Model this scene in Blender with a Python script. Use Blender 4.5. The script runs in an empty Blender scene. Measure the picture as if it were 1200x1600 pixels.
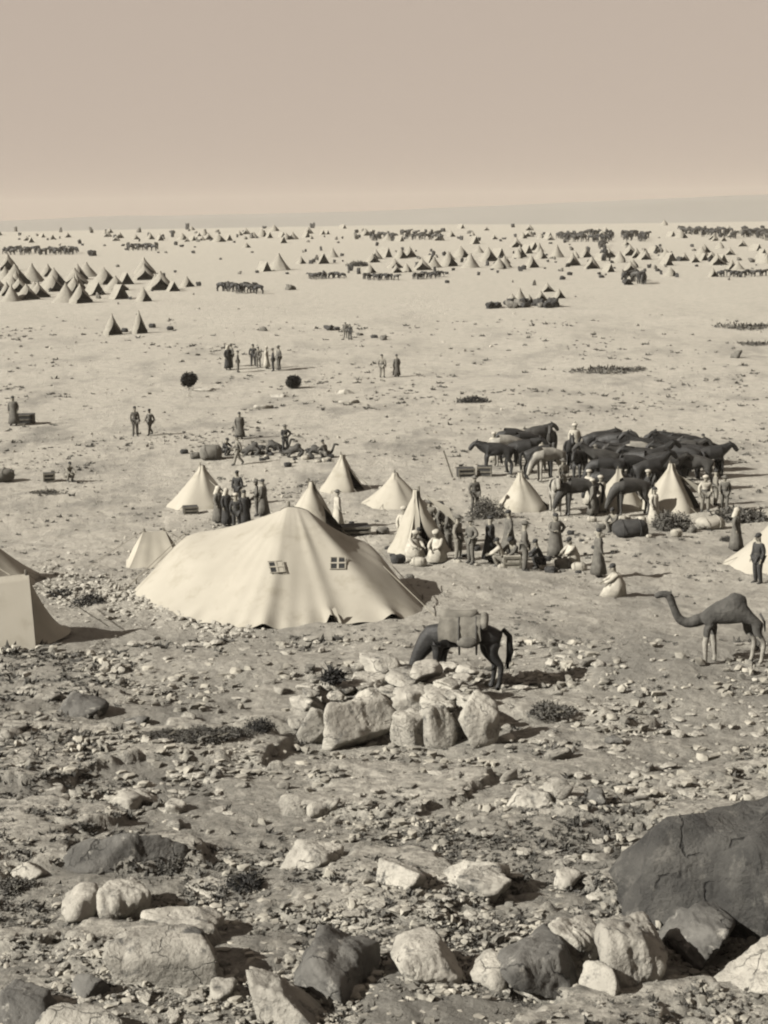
import bpy, bmesh, math, random
import numpy as np
from mathutils import Vector, Matrix, Euler
from mathutils.bvhtree import BVHTree

S = bpy.context.scene
COL = S.collection
R = math.radians
rnd = random.Random(7)
rng = np.random.default_rng(11)

# ---------------------------------------------------------------- camera
F = 2600.0                      # focal length in photo pixels (1200 x 1600)
CAMZ = 11.7
PITCH = math.atan((800 - 347) / F)
ROLL = R(-1.0)
cam_d = bpy.data.cameras.new('camera')
cam = bpy.data.objects.new('camera', cam_d)
COL.objects.link(cam)
cam.location = (0, 0, CAMZ)
RM = Matrix.Rotation(R(90) - PITCH, 3, 'X') @ Matrix.Rotation(ROLL, 3, 'Z')
cam.rotation_euler = RM.to_euler()
cam_d.sensor_fit = 'VERTICAL'
cam_d.sensor_height = 36
cam_d.lens = 36 * F / 1600
cam_d.clip_start = 0.5
cam_d.clip_end = 20000
S.camera = cam

# ---------------------------------------------------------------- light
SUN_EL, SUN_AZ = R(32), R(25)   # the light travels to +x and a little away
trav = Vector((math.cos(SUN_EL) * math.cos(SUN_AZ), math.cos(SUN_EL) * math.sin(SUN_AZ), -math.sin(SUN_EL)))
sun_d = bpy.data.lights.new('sun', 'SUN')
sun_d.energy = 5.0
sun_d.angle = R(0.55)
sun_d.color = (1.0, 0.96, 0.88)
sun = bpy.data.objects.new('sun', sun_d)
sun.rotation_euler = trav.to_track_quat('-Z', 'Y').to_euler()
COL.objects.link(sun)

W = bpy.data.worlds.new('World')
S.world = W
W.use_nodes = True
nt = W.node_tree
nt.nodes.clear()
o_ = nt.nodes.new('ShaderNodeOutputWorld')
bg = nt.nodes.new('ShaderNodeBackground')
sky = nt.nodes.new('ShaderNodeTexSky')
sky.sky_type = 'NISHITA'
sky.sun_disc = False
sky.sun_elevation = SUN_EL
sky.sun_rotation = math.atan2(-trav.x, -trav.y)
sky.air_density = 1.0
sky.dust_density = 2.5
bw = nt.nodes.new('ShaderNodeRGBToBW')
tint = nt.nodes.new('ShaderNodeMix')
tint.data_type = 'RGBA'
tint.blend_type = 'MULTIPLY'
tint.inputs[0].default_value = 1
tint.inputs[7].default_value = (1.0, 0.835, 0.70, 1)
nt.links.new(sky.outputs[0], bw.inputs[0])
gm = nt.nodes.new('ShaderNodeGamma'); gm.inputs[1].default_value = .08
nt.links.new(bw.outputs[0], gm.inputs[0])
nt.links.new(gm.outputs[0], tint.inputs[6])
nt.links.new(tint.outputs[2], bg.inputs[0])
bg.inputs[1].default_value = 0.15
nt.links.new(bg.outputs[0], o_.inputs[0])

S.view_settings.view_transform = 'Standard'
S.view_settings.look = 'None'
S.view_settings.exposure = 1.6
S.view_settings.gamma = 1.0
S.render.engine = 'CYCLES'
S.cycles.max_bounces = 4
S.cycles.diffuse_bounces = 2
S.cycles.volume_bounces = 1
S.cycles.pixel_filter_type = 'BLACKMAN_HARRIS'
S.cycles.filter_width = 2.1

# ---------------------------------------------------------------- noise and terrain
def _hash(ix, iy, seed):
    h = (ix.astype(np.int64) * 374761393 + iy.astype(np.int64) * 668265263 + seed * 974711) & 0xFFFFFFFF
    h = ((h ^ (h >> 13)) * 1274126177) & 0xFFFFFFFF
    return ((h ^ (h >> 16)) & 0xFFFF) / 65535.0

def vnoise(x, y, seed=0):
    x = np.asarray(x, float); y = np.asarray(y, float)
    ix = np.floor(x); iy = np.floor(y)
    fx = x - ix; fy = y - iy
    fx = fx * fx * (3 - 2 * fx); fy = fy * fy * (3 - 2 * fy)
    a = _hash(ix, iy, seed); b = _hash(ix + 1, iy, seed)
    c = _hash(ix, iy + 1, seed); d = _hash(ix + 1, iy + 1, seed)
    return (a + (b - a) * fx) * (1 - fy) + (c + (d - c) * fx) * fy - 0.5

def fbm(x, y, seed=0, oct=4):
    s = 0; a = 1.0; f = 1.0
    for k in range(oct):
        s = s + a * vnoise(np.asarray(x) * f, np.asarray(y) * f, seed + k * 17)
        a *= 0.5; f *= 2.03
    return s

PY = [0, 10, 18, 26, 36, 44, 52, 62, 75, 120, 160, 205, 350, 520, 700, 800, 1000, 1600, 3000, 9000]
PZ = [4.5, 3.6, 2.9, 2.6, 2.1, 1.5, 0.85, 0.3, 0.0, 0.15, 0.9, 2.2, 4.5, 6.6, 9.4, 9.2, 6, -6, -10, -10]

def sstep(a, b, v):
    t = np.clip((v - a) / (b - a), 0, 1)
    return t * t * (3 - 2 * t)

def bare(x, y):
    """where flat ledges of bare pale rock break the near slope"""
    d = np.sqrt(np.atleast_1d(np.asarray(y, float)) ** 2 + .25 * np.asarray(x) ** 2)
    r = np.zeros_like(d)
    k = d < 37
    if k.any():
        xx = (np.asarray(x) + d * 0)[k]; yy = (np.asarray(y) + d * 0)[k]
        r[k] = sstep(.13, .19, fbm(xx / 3.2, yy / 2.1, 55, 5)) * np.clip((37 - d[k]) / 5, 0, 1)
    return r

def gz(x, y):
    x = np.asarray(x, float); y = np.asarray(y, float)
    d = np.sqrt(y * y + 0.25 * x * x)
    z = (np.interp(d - 3, PY, PZ) + np.interp(d, PY, PZ) + np.interp(d + 3, PY, PZ)) / 3
    near = np.clip((70 - d) / 30, 0, 1)
    z = z + (0.35 + 0.35 * near) * vnoise(x / 9 + 3.1, y / 9 + 1.7, 5) * np.clip((300 - d) / 150, 0.3, 1)
    z = z + 0.28 * near * vnoise(x / 3.1, y / 2.6, 9)
    b_ = bare(x, y)
    z = z + .16 * (b_ if z.ndim else b_[0]) + .10 * near * vnoise(x / .9, y / .8, 19)
    z = z + 3.0 * np.clip((d - 250) / 400, 0, 1) * vnoise(x / 170, y / 200, 31)
    return z if z.ndim else float(z)

C0 = np.array([0, 0, CAMZ])
RN = np.array(RM)

def raydir(px, py):
    d = RN @ np.array([(px - 600) / F, -(py - 800) / F, -1.0])
    return d

_T = np.geomspace(8, 1400, 620)
def P(px, py):
    """ground point seen at a photo pixel"""
    d = raydir(px, py)
    q = C0[None] + _T[:, None] * d[None]
    below = q[:, 2] < gz(q[:, 0], q[:, 1])
    if not below.any():
        k = int(np.argmin(q[:, 2] - gz(q[:, 0], q[:, 1])))
        p = q[k]
        return Vector((p[0], p[1], float(gz(p[0], p[1]))))
    k = int(np.argmax(below))
    a, b = _T[max(k - 1, 0)], _T[k]
    for _ in range(18):
        m = (a + b) / 2
        p = C0 + m * d
        if p[2] < float(gz(p[0], p[1])): b = m
        else: a = m
    p = C0 + b * d
    return Vector((p[0], p[1], float(gz(p[0], p[1]))))

def ppm(p):
    """photo pixels per metre at a point"""
    v = RM.transposed() @ (Vector(p) - Vector((0, 0, CAMZ)))
    return F / -v.z

def on_plane(px, py, ydist):
    d = raydir(px, py)
    t = ydist / d[1]
    return Vector(C0 + t * d)

# ---------------------------------------------------------------- materials
def mat(name, c, rough=0.9, c2=None, scale=3.0, bump=0.0, bscale=20.0, detail=6, contrast=(0.35, 0.65), spot=None, spot_scale=4.0, spot_thr=(0.58, 0.66), cracks=0):
    m = bpy.data.materials.new(name)
    m.use_nodes = True
    n = m.node_tree.nodes; l = m.node_tree.links
    b = n['Principled BSDF']
    b.inputs['Roughness'].default_value = rough
    b.inputs['Specular IOR Level'].default_value = 0.25
    tc = n.new('ShaderNodeTexCoord')
    geo = tc.outputs['Object']
    oi = n.new('ShaderNodeObjectInfo')
    add = n.new('ShaderNodeVectorMath'); add.operation = 'ADD'
    l.new(geo, add.inputs[0]); l.new(oi.outputs['Location'], add.inputs[1])
    src = add.outputs[0]
    if c2 is None:
        c2 = tuple(v * 0.72 for v in c)
    nz = n.new('ShaderNodeTexNoise'); nz.inputs['Scale'].default_value = scale; nz.inputs['Detail'].default_value = detail
    l.new(src, nz.inputs['Vector'])
    rp = n.new('ShaderNodeValToRGB')
    rp.color_ramp.elements[0].position = contrast[0]; rp.color_ramp.elements[0].color = (*c2, 1)
    rp.color_ramp.elements[1].position = contrast[1]; rp.color_ramp.elements[1].color = (*c, 1)
    l.new(nz.outputs[0], rp.inputs[0])
    out = rp.outputs[0]
    if spot:
        nz2 = n.new('ShaderNodeTexNoise'); nz2.inputs['Scale'].default_value = spot_scale; nz2.inputs['Detail'].default_value = 8
        nz2.inputs['Roughness'].default_value = 0.7
        l.new(src, nz2.inputs['Vector'])
        mr = n.new('ShaderNodeMapRange')
        mr.inputs[1].default_value = spot_thr[0]; mr.inputs[2].default_value = spot_thr[1]
        l.new(nz2.outputs[0], mr.inputs[0])
        mx = n.new('ShaderNodeMix'); mx.data_type = 'RGBA'
        l.new(mr.outputs[0], mx.inputs[0]); l.new(out, mx.inputs[6]); mx.inputs[7].default_value = (*spot, 1)
        out = mx.outputs[2]
    crk = None
    if cracks:
        wz = n.new('ShaderNodeTexNoise'); wz.inputs['Scale'].default_value = 2.5; wz.inputs['Detail'].default_value = 5
        l.new(src, wz.inputs['Vector'])
        wa = n.new('ShaderNodeVectorMath'); wa.operation = 'MULTIPLY_ADD'; wa.inputs[1].default_value = (.5, .5, .5)
        l.new(wz.outputs['Color'], wa.inputs[0]); l.new(src, wa.inputs[2])
        vo = n.new('ShaderNodeTexVoronoi'); vo.feature = 'DISTANCE_TO_EDGE'; vo.inputs['Scale'].default_value = cracks
        l.new(wa.outputs[0], vo.inputs['Vector'])
        cr_ = n.new('ShaderNodeMapRange'); cr_.inputs[1].default_value = 0; cr_.inputs[2].default_value = .016
        l.new(vo.outputs['Distance'], cr_.inputs[0])
        mk = n.new('ShaderNodeMapRange'); mk.inputs[1].default_value = .50; mk.inputs[2].default_value = .58; mk.inputs[3].default_value = 1; mk.inputs[4].default_value = 0
        l.new(wz.outputs[0], mk.inputs[0])
        mxx = n.new('ShaderNodeMath'); mxx.operation = 'MAXIMUM'; l.new(cr_.outputs[0], mxx.inputs[0]); l.new(mk.outputs[0], mxx.inputs[1])
        crk = mxx.outputs[0]
        cm = n.new('ShaderNodeMix'); cm.data_type = 'RGBA'
        l.new(crk, cm.inputs[0]); cm.inputs[6].default_value = tuple(v * .5 for v in c2) + (1,); l.new(out, cm.inputs[7])
        out = cm.outputs[2]
    l.new(out, b.inputs['Base Color'])
    if bump:
        nb = n.new('ShaderNodeTexNoise'); nb.inputs['Scale'].default_value = bscale; nb.inputs['Detail'].default_value = 8
        nb.inputs['Roughness'].default_value = 0.65
        l.new(src, nb.inputs['Vector'])
        bp = n.new('ShaderNodeBump'); bp.inputs['Strength'].default_value = 1.0; bp.inputs['Distance'].default_value = bump
        hgt = nb.outputs[0]
        if crk is not None:
            ad = n.new('ShaderNodeMath'); ad.operation = 'MULTIPLY_ADD'; ad.inputs[1].default_value = .25
            l.new(crk, ad.inputs[0]); l.new(hgt, ad.inputs[2]); hgt = ad.outputs[0]
        l.new(hgt, bp.inputs['Height']); l.new(bp.outputs[0], b.inputs['Normal'])
    return m

def sep(v, w=1.0):
    """sepia-print tone of value v; w = warmth"""
    v = v * .84
    return (v, v * (1 - 0.075 * w), v * (1 - 0.25 * w))

M = {}
M['rock'] = mat('limestone', sep(.24, .7), c2=sep(.15, .7), scale=2.0, bump=.10, bscale=6, spot=sep(.05, .4), spot_scale=3.2, spot_thr=(.54, .64), cracks=1.6)
M['rock_pale'] = mat('pale_limestone', sep(.27, .7), c2=sep(.19, .7), scale=2.5, bump=.08, bscale=7, spot=sep(.07, .5), spot_scale=3.6, spot_thr=(.57, .67), cracks=1.3)
M['rock_dark'] = mat('dark_boulder', sep(.085, .5), c2=sep(.04, .5), scale=2.2, bump=.06, bscale=5, spot=sep(.2, .6), spot_scale=4, spot_thr=(.58, .68), cracks=1.2)  # dark stone tone; on some near boulders it also carries painted shade
M['rock_mound'] = mat('shade_darkened_rock', sep(.05, .5), c2=sep(.024, .4), scale=2.2, bump=.14, bscale=6, spot=sep(.085, .6), spot_scale=3.5, spot_thr=(.54, .68), cracks=.7)  # lichen-dark tone, darkened further with the boulder's shade put into the colour
M['gravel'] = mat('loose_stone', sep(.235, .8), c2=sep(.08, .7), scale=1.9, contrast=(.38, .6))
M['canvas'] = mat('tent_canvas', sep(.235, .85), c2=sep(.205, .9), rough=.95, scale=.9, bump=.006, bscale=30, contrast=(.3, .7), spot=sep(.15, 1.2), spot_scale=1.3, spot_thr=(.52, .8))
M['canvas_grey'] = mat('worn_tent_canvas', sep(.235, .9), c2=sep(.185, .9), rough=.95, scale=1.3, bump=.006, bscale=30)
M['far_canvas'] = mat('far_tent_canvas', sep(.175, .8), c2=sep(.14, .8), rough=.95)
M['rope'] = mat('rope', sep(.18))
M['wood'] = mat('pole_wood', sep(.12), c2=sep(.06), scale=8)
M['dark_pane'] = mat('window_dark', sep(.012, 0), c2=sep(.01, 0))
M['skin'] = mat('skin', sep(.16, .9), c2=sep(.13), scale=8)
M['khaki'] = mat('khaki_cloth', sep(.085, .7), c2=sep(.055, .7), scale=7, bump=.01, bscale=25)
M['khaki_light'] = mat('light_khaki_cloth', sep(.15, .8), c2=sep(.1, .8), scale=7, bump=.01, bscale=25)
M['white_cloth'] = mat('white_cloth', sep(.29, .8), c2=sep(.2, .8), scale=6, bump=.01, bscale=20)
M['dark_cloth'] = mat('dark_cloth', sep(.028, .2), c2=sep(.018, .2), scale=7, bump=.01, bscale=20)
M['leather'] = mat('leather', sep(.045, .5), c2=sep(.025, .5), scale=9)
M['horse_dark'] = mat('dark_horse_coat', sep(.016, .2), c2=sep(.011, .2), rough=.6, scale=3, bump=.03, bscale=9)
M['horse_bay'] = mat('bay_horse_coat', sep(.035, .5), c2=sep(.02, .5), rough=.65, scale=3, bump=.03, bscale=9)
M['horse_grey'] = mat('grey_horse_coat', sep(.2, .7), c2=sep(.11, .7), rough=.7, scale=3, bump=.03, bscale=9)
M['camel'] = mat('camel_coat', sep(.06, .5), c2=sep(.03, .5), scale=3, bump=.05, bscale=10)
M['camel_leg'] = mat('camel_pale_leg', sep(.21, .7), c2=sep(.13, .7), scale=4, bump=.04, bscale=10)
M['blanket'] = mat('pack_blanket', sep(.12, .8), c2=sep(.07, .8), scale=5, bump=.02, bscale=10)
M['sack'] = mat('sacking', sep(.11, .7), c2=sep(.06, .7), scale=3, bump=.02, bscale=15)
M['sack_pale'] = mat('pale_sacking', sep(.25, .8), c2=sep(.18, .8), scale=3, bump=.02, bscale=15)
M['crate'] = mat('crate_wood', sep(.03, .3), c2=sep(.018, .3), scale=6, bump=.01, bscale=20)
M['scrub'] = mat('dry_scrub', sep(.075, .7), c2=sep(.03, .5), scale=8)
M['scrub_dark'] = mat('dark_scrub', sep(.02, .3), c2=sep(.01, .3), scale=8)
M['hill'] = mat('far_hills', sep(.15, .4), c2=sep(.135, .4), scale=.004)

def ground_material():
    m = bpy.data.materials.new('stony_ground')
    m.use_nodes = True
    n = m.node_tree.nodes; l = m.node_tree.links
    b = n['Principled BSDF']; b.inputs['Roughness'].default_value = .95; b.inputs['Specular IOR Level'].default_value = .15
    geo = n.new('ShaderNodeNewGeometry')
    pos = geo.outputs['Position']
    def noise(scale, det=6, rough=.6, vec=None):
        z = n.new('ShaderNodeTexNoise'); z.inputs['Scale'].default_value = scale; z.inputs['Detail'].default_value = det
        z.inputs['Roughness'].default_value = rough
        l.new(vec or pos, z.inputs['Vector']); return z.outputs[0]
    def ramp(src, a, b_, ca=0.0, cb=1.0):
        r = n.new('ShaderNodeMapRange'); r.inputs[1].default_value = a; r.inputs[2].default_value = b_
        r.inputs[3].default_value = ca; r.inputs[4].default_value = cb
        l.new(src, r.inputs[0]); return r.outputs[0]
    def mul(a, b_, op='MULTIPLY'):
        k = n.new('ShaderNodeMath'); k.operation = op
        for i, v in enumerate((a, b_)):
            if isinstance(v, (int, float)): k.inputs[i].default_value = v
            else: l.new(v, k.inputs[i])
        return k.outputs[0]
    def mix(f, a, b_):
        x = n.new('ShaderNodeMix'); x.data_type = 'RGBA'
        if isinstance(f, (int, float)): x.inputs[0].default_value = f
        else: l.new(f, x.inputs[0])
        for i, v in ((6, a), (7, b_)):
            if isinstance(v, tuple): x.inputs[i].default_value = (*v, 1)
            else: l.new(v, x.inputs[i])
        return x.outputs[2]
    sx = n.new('ShaderNodeSeparateXYZ'); l.new(pos, sx.inputs[0])
    # the near slope is scrubby, darker soil; the plain is pale dust
    big = noise(.11, 5, .55)
    warp = mul(mul(big, 26), -13, 'ADD')
    yy = mul(sx.outputs['Y'], warp, 'ADD')
    near = ramp(yy, 20, 62, 1.0, 0.0)
    pale = mix(ramp(noise(1.3, 10, .78), .38, .62), sep(.215, .7), sep(.285, .75))
    soil = mix(ramp(noise(4.5, 10, .8), .42, .60), sep(.06, .5), sep(.22, .7))
    c = mix(mul(near, .8), pale, soil)
    # grey mottles of thin scrub across the plain
    st = n.new('ShaderNodeMapping'); st.inputs['Scale'].default_value = (.22, .09, .2)
    l.new(pos, st.inputs['Vector'])
    patch = ramp(noise(1.0, 9, .72, st.outputs[0]), .49, .64, 0, .8)
    midm = mul(patch, ramp(sx.outputs['Y'], 220, 90))
    c = mix(midm, c, sep(.11, .6))
    speck = ramp(noise(9, 6, .75), .60, .68, 0, .75)
    c = mix(mul(speck, ramp(sx.outputs['Y'], 140, 30)), c, sep(.045, .4))
    at = n.new('ShaderNodeAttribute'); at.attribute_name = 'bare_rock'
    rk = mix(ramp(noise(5, 9, .7), .4, .58), sep(.16, .7), sep(.27, .7))
    c = mix(mul(at.outputs['Fac'], ramp(noise(2.5, 8, .8), .42, .52)), c, rk)
    l.new(c, b.inputs['Base Color'])
    bp = n.new('ShaderNodeBump'); bp.inputs['Distance'].default_value = .10; bp.inputs['Strength'].default_value = 1
    h = mul(noise(6, 10, .72), mul(noise(1.6, 6, .6), 1.2), 'ADD')
    l.new(h, bp.inputs['Height']); l.new(bp.outputs[0], b.inputs['Normal'])
    return m
M['ground'] = ground_material()

# ---------------------------------------------------------------- helpers
def np_mesh(name, V, Fc, smooth=True):
    V = np.asarray(V, np.float32); Fc = np.asarray(Fc, np.int32)
    me = bpy.data.meshes.new(name)
    k = Fc.shape[1]
    me.vertices.add(len(V)); me.vertices.foreach_set('co', V.ravel())
    me.loops.add(Fc.size); me.loops.foreach_set('vertex_index', Fc.ravel())
    me.polygons.add(len(Fc)); me.polygons.foreach_set('loop_start', np.arange(0, Fc.size, k, dtype=np.int32))
    me.polygons.foreach_set('use_smooth', np.full(len(Fc), smooth))
    me.update(calc_edges=True); me.validate()
    return me

def link(name, me, m=None, parent=None, loc=None):
    o = bpy.data.objects.new(name, me)
    COL.objects.link(o)
    if m is not None and me is not None and not me.materials: me.materials.append(M[m] if isinstance(m, str) else m)
    if parent is not None: o.parent = parent
    if loc is not None: o.location = loc
    return o

def tag(o, label=None, cat=None, group=None, kind=None):
    if label: o['label'] = label
    if cat: o['category'] = cat
    if group: o['group'] = group
    if kind: o['kind'] = kind
    return o

def empty(name, loc=(0, 0, 0), rz=0, s=1.0):
    o = bpy.data.objects.new(name, None); COL.objects.link(o)
    o.location = loc; o.rotation_euler = (0, 0, rz); o.scale = (s, s, s)
    return o

def copy_tree(o, parent=None):
    c = o.copy(); COL.objects.link(c); c.parent = parent
    for ch in o.children:
        copy_tree(ch, c)
    return c

class MB:
    def __init__(s): s.v = []; s.f = []
    def add(s, V, Fc):
        n = len(s.v); s.v += [tuple(v) for v in V]; s.f += [tuple(i + n for i in f) for f in Fc]
    def box(s, c, d, rot=None):
        V = []
        for z in (-1, 1):
            for y in (-1, 1):
                for x in (-1, 1):
                    p = Vector((x * d[0] / 2, y * d[1] / 2, z * d[2] / 2))
                    if rot: p = rot @ p
                    V.append(p + Vector(c))
        s.add(V, [(0, 2, 3, 1), (4, 5, 7, 6), (0, 1, 5, 4), (2, 6, 7, 3), (0, 4, 6, 2), (1, 3, 7, 5)])
    def tube(s, pts, rad, n=6):
        pts = [Vector(p) for p in pts]
        if not hasattr(rad, '__len__'): rad = [rad] * len(pts)
        V = []; Fc = []
        for i, p in enumerate(pts):
            t = (pts[min(i + 1, len(pts) - 1)] - pts[max(i - 1, 0)]).normalized()
            a = t.orthogonal().normalized() if i == 0 else (a - t * a.dot(t)).normalized()
            b = t.cross(a)
            for k in range(n):
                an = 2 * math.pi * k / n
                V.append(p + (a * math.cos(an) + b * math.sin(an)) * rad[i])
        for i in range(len(pts) - 1):
            for k in range(n):
                Fc.append((i * n + k, i * n + (k + 1) % n, (i + 1) * n + (k + 1) % n, (i + 1) * n + k))
        Fc.append(tuple(range(n))[::-1]); Fc.append(tuple((len(pts) - 1) * n + k for k in range(n)))
        s.add(V, Fc)
    def ell(s, c, r, rot=None, nu=10, nv=7, fn=None):
        V = []; Fc = []
        for j in range(nv + 1):
            th = math.pi * j / nv
            for i in range(nu):
                ph = 2 * math.pi * i / nu
                d = Vector((math.sin(th) * math.cos(ph), math.sin(th) * math.sin(ph), math.cos(th)))
                k = fn(d) if fn else 1
                p = Vector((d.x * r[0], d.y * r[1], d.z * r[2])) * k
                if rot: p = rot @ p
                V.append(p + Vector(c))
        for j in range(nv):
            for i in range(nu):
                Fc.append((j * nu + i, (j + 1) * nu + i, (j + 1) * nu + (i + 1) % nu, j * nu + (i + 1) % nu))
        s.add(V, Fc)
    def rings(s, rs, cap=True):
        n = len(rs[0]); V = [p for r_ in rs for p in r_]; Fc = []
        for i in range(len(rs) - 1):
            for k in range(n):
                Fc.append((i * n + k, i * n + (k + 1) % n, (i + 1) * n + (k + 1) % n, (i + 1) * n + k))
        if cap: Fc.append(tuple(range(n))[::-1]); Fc.append(tuple((len(rs) - 1) * n + k for k in range(n)))
        s.add(V, Fc)
    def mesh(s, name='mesh', smooth=False):
        me = bpy.data.meshes.new(name)
        me.from_pydata([tuple(v) for v in s.v], [], s.f); me.update()
        if smooth: me.polygons.foreach_set('use_smooth', [True] * len(me.polygons))
        return me
    def build(s, name, m, parent=None, smooth=False, loc=None):
        return link(name, s.mesh(name, smooth), m, parent, loc)

SKK = 1.0
def skin_mesh(joints, edges, root, sub=1):
    """joints: name -> (x, y, z, r) or (x, y, z, rx, ry)"""
    names = list(joints)
    me = bpy.data.meshes.new('skel')
    me.from_pydata([joints[k][:3] for k in names], [(names.index(a), names.index(b)) for a, b in edges], [])
    o = bpy.data.objects.new('skel', me); COL.objects.link(o)
    md = o.modifiers.new('s', 'SKIN'); md.use_smooth_shade = True; md.branch_smoothing = .4
    if not me.skin_vertices:
        bpy.context.view_layer.objects.active = o
        me.attributes  # keep
    sv = me.skin_vertices[0].data
    for i, k in enumerate(names):
        j = joints[k]
        sv[i].radius = (j[3] * SKK, (j[4] if len(j) > 4 else j[3]) * SKK)
        sv[i].use_root = (k == root)
    if sub:
        m2 = o.modifiers.new('u', 'SUBSURF'); m2.levels = sub; m2.render_levels = sub
    dg = bpy.context.evaluated_depsgraph_get()
    r = bpy.data.meshes.new_from_object(o.evaluated_get(dg))
    bpy.data.objects.remove(o); bpy.data.meshes.remove(me)
    r.polygons.foreach_set('use_smooth', [True] * len(r.polygons))
    return r

def join_mesh(base, mb):
    """append an MB to a mesh"""
    bm = bmesh.new(); bm.from_mesh(base)
    t = mb.mesh('t', True); bm.from_mesh(t); bm.to_mesh(base); bm.free()
    bpy.data.meshes.remove(t)
    base.polygons.foreach_set('use_smooth', [True] * len(base.polygons))
    return base

# ---------------------------------------------------------------- ground sheet
def build_ground():
    a = np.concatenate([np.linspace(-70, -17, 60, endpoint=False), np.linspace(-17, 17, 460), np.linspace(17, 70, 61)[1:]])
    a = np.radians(a)
    d = np.concatenate([np.linspace(1, 15, 24, endpoint=False), np.geomspace(15, 60, 330, endpoint=False),
                        np.geomspace(60, 900, 210, endpoint=False), np.geomspace(900, 2300, 30)])
    A, D = np.meshgrid(a, d)
    X = D * np.tan(np.clip(A, R(-70), R(70))) ; Y = D
    X = np.clip(X, -2150, 2150)
    Z = gz(X, Y)
    nr = np.clip((110 - D) / 60, 0, 1)
    fine = 0.10 * fbm(X * 1.3, Y * 1.3, 3, 5) + 0.05 * np.maximum(fbm(X * 4.2, Y * 4.2, 41, 3), 0)
    Z = Z + fine * (0.15 + .85 * nr)
    V = np.stack([X, Y, Z], -1).reshape(-1, 3)
    nc, nrw = len(a), len(d)
    i, j = np.meshgrid(np.arange(nrw - 1), np.arange(nc - 1), indexing='ij')
    q = np.stack([i * nc + j, i * nc + j + 1, (i + 1) * nc + j + 1, (i + 1) * nc + j], -1).reshape(-1, 4)
    gm_ = np_mesh('ground', V, q)
    at_ = gm_.attributes.new('bare_rock', 'FLOAT', 'POINT')
    at_.data.foreach_set('value', bare(X, Y).astype(np.float32).ravel())
    o = link('ground', gm_, 'ground')
    tag(o, kind='structure')
build_ground()

def build_hills():
    x = np.linspace(-2150, 2150, 320)
    rows = []
    for k, (yy, hk) in enumerate(((1350, 0), (1480, .45), (1620, .85), (1800, 1.0), (1950, .7), (2290, 0))):
        h = 42 + 0.021 * x + 7 * fbm(x / 380, x * 0 + k * .12, 3, 5)
        rows.append(np.stack([x, np.full_like(x, yy), -15 + hk * np.maximum(h, 12)], -1))
    V = np.array(rows).reshape(-1, 3); n = len(x)
    i, j = np.meshgrid(np.arange(5), np.arange(n - 1), indexing='ij')
    q = np.stack([i * n + j, i * n + j + 1, (i + 1) * n + j + 1, (i + 1) * n + j], -1).reshape(-1, 4)
    tag(link('hills', np_mesh('hills', V, q), 'hill'), kind='structure')
build_hills()

HAZE = 0.00008
mb = MB(); mb.box((0, 1150, 16), (4400, 2500, 70))
hz = mb.build('haze', None)
hm = bpy.data.materials.new('haze_air'); hm.use_nodes = True
hn = hm.node_tree.nodes; hn.remove(hn['Principled BSDF'])
pv = hn.new('ShaderNodeVolumePrincipled'); pv.inputs['Color'].default_value = (.95, .87, .74, 1); pv.inputs['Density'].default_value = HAZE
hm.node_tree.links.new(pv.outputs[0], hn['Material Output'].inputs['Volume'])
hz.data.materials.append(hm)
tag(hz, kind='stuff')

# ---------------------------------------------------------------- rocks
_ico = {}
def ico(sub):
    if sub not in _ico:
        bm = bmesh.new(); bmesh.ops.create_icosphere(bm, subdivisions=sub, radius=1)
        _ico[sub] = (np.array([v.co[:] for v in bm.verts]), np.array([[v.index for v in f.verts] for f in bm.faces]))
        bm.free()
    return _ico[sub]

def rock_shape(seed, sub=4, planes=13, sharp=9, rough=.10):
    sharp = sharp * 1.8
    g = np.random.default_rng(seed)
    d, f = ico(sub)
    n = g.normal(size=(planes, 3)); n /= np.linalg.norm(n, axis=1)[:, None]
    n = np.concatenate([n, [[0, 0, 1], [0, 0, -1]]])
    h = g.uniform(.5, 1.0, len(n)); n[:, 0] *= g.uniform(.8, 1.2); n /= np.linalg.norm(n, axis=1)[:, None]
    t = np.maximum(d @ n.T, 0) / h
    r = 1 / (np.sum(t ** sharp, 1) ** (1 / sharp) + 1e-6)
    r = np.minimum(r, 1.35)
    o = g.uniform(0, 50)
    k = fbm(d[:, 0] * 2.1 + d[:, 2] * 1.3 + o, d[:, 1] * 2.3 - d[:, 2] * 1.7 + o, seed % 97, 5)
    k2 = np.abs(fbm(d[:, 0] * 4.7 - d[:, 1] * 3.1 + o, d[:, 2] * 5.2 + d[:, 1] * 2.4 + o, seed % 89, 4))
    r = r * (1 + rough * .75 * k - rough * .35 * np.clip(.08 - k2, 0, 1) * 5)
    if sub >= 4:
        r = r * (1 + .035 * fbm(d[:, 0] * 11 + d[:, 2] * 5 + o, d[:, 1] * 12 - d[:, 2] * 7 + o, 3, 3))
    V = d * r[:, None]
    V /= np.abs(V).max(0)[None]
    return V, f

_small = [rock_shape(500 + i, 2, 11, 12, .1) for i in range(10)]
_tiny = [rock_shape(700 + i, 1, 5, 14, .25) for i in range(10)]

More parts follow.
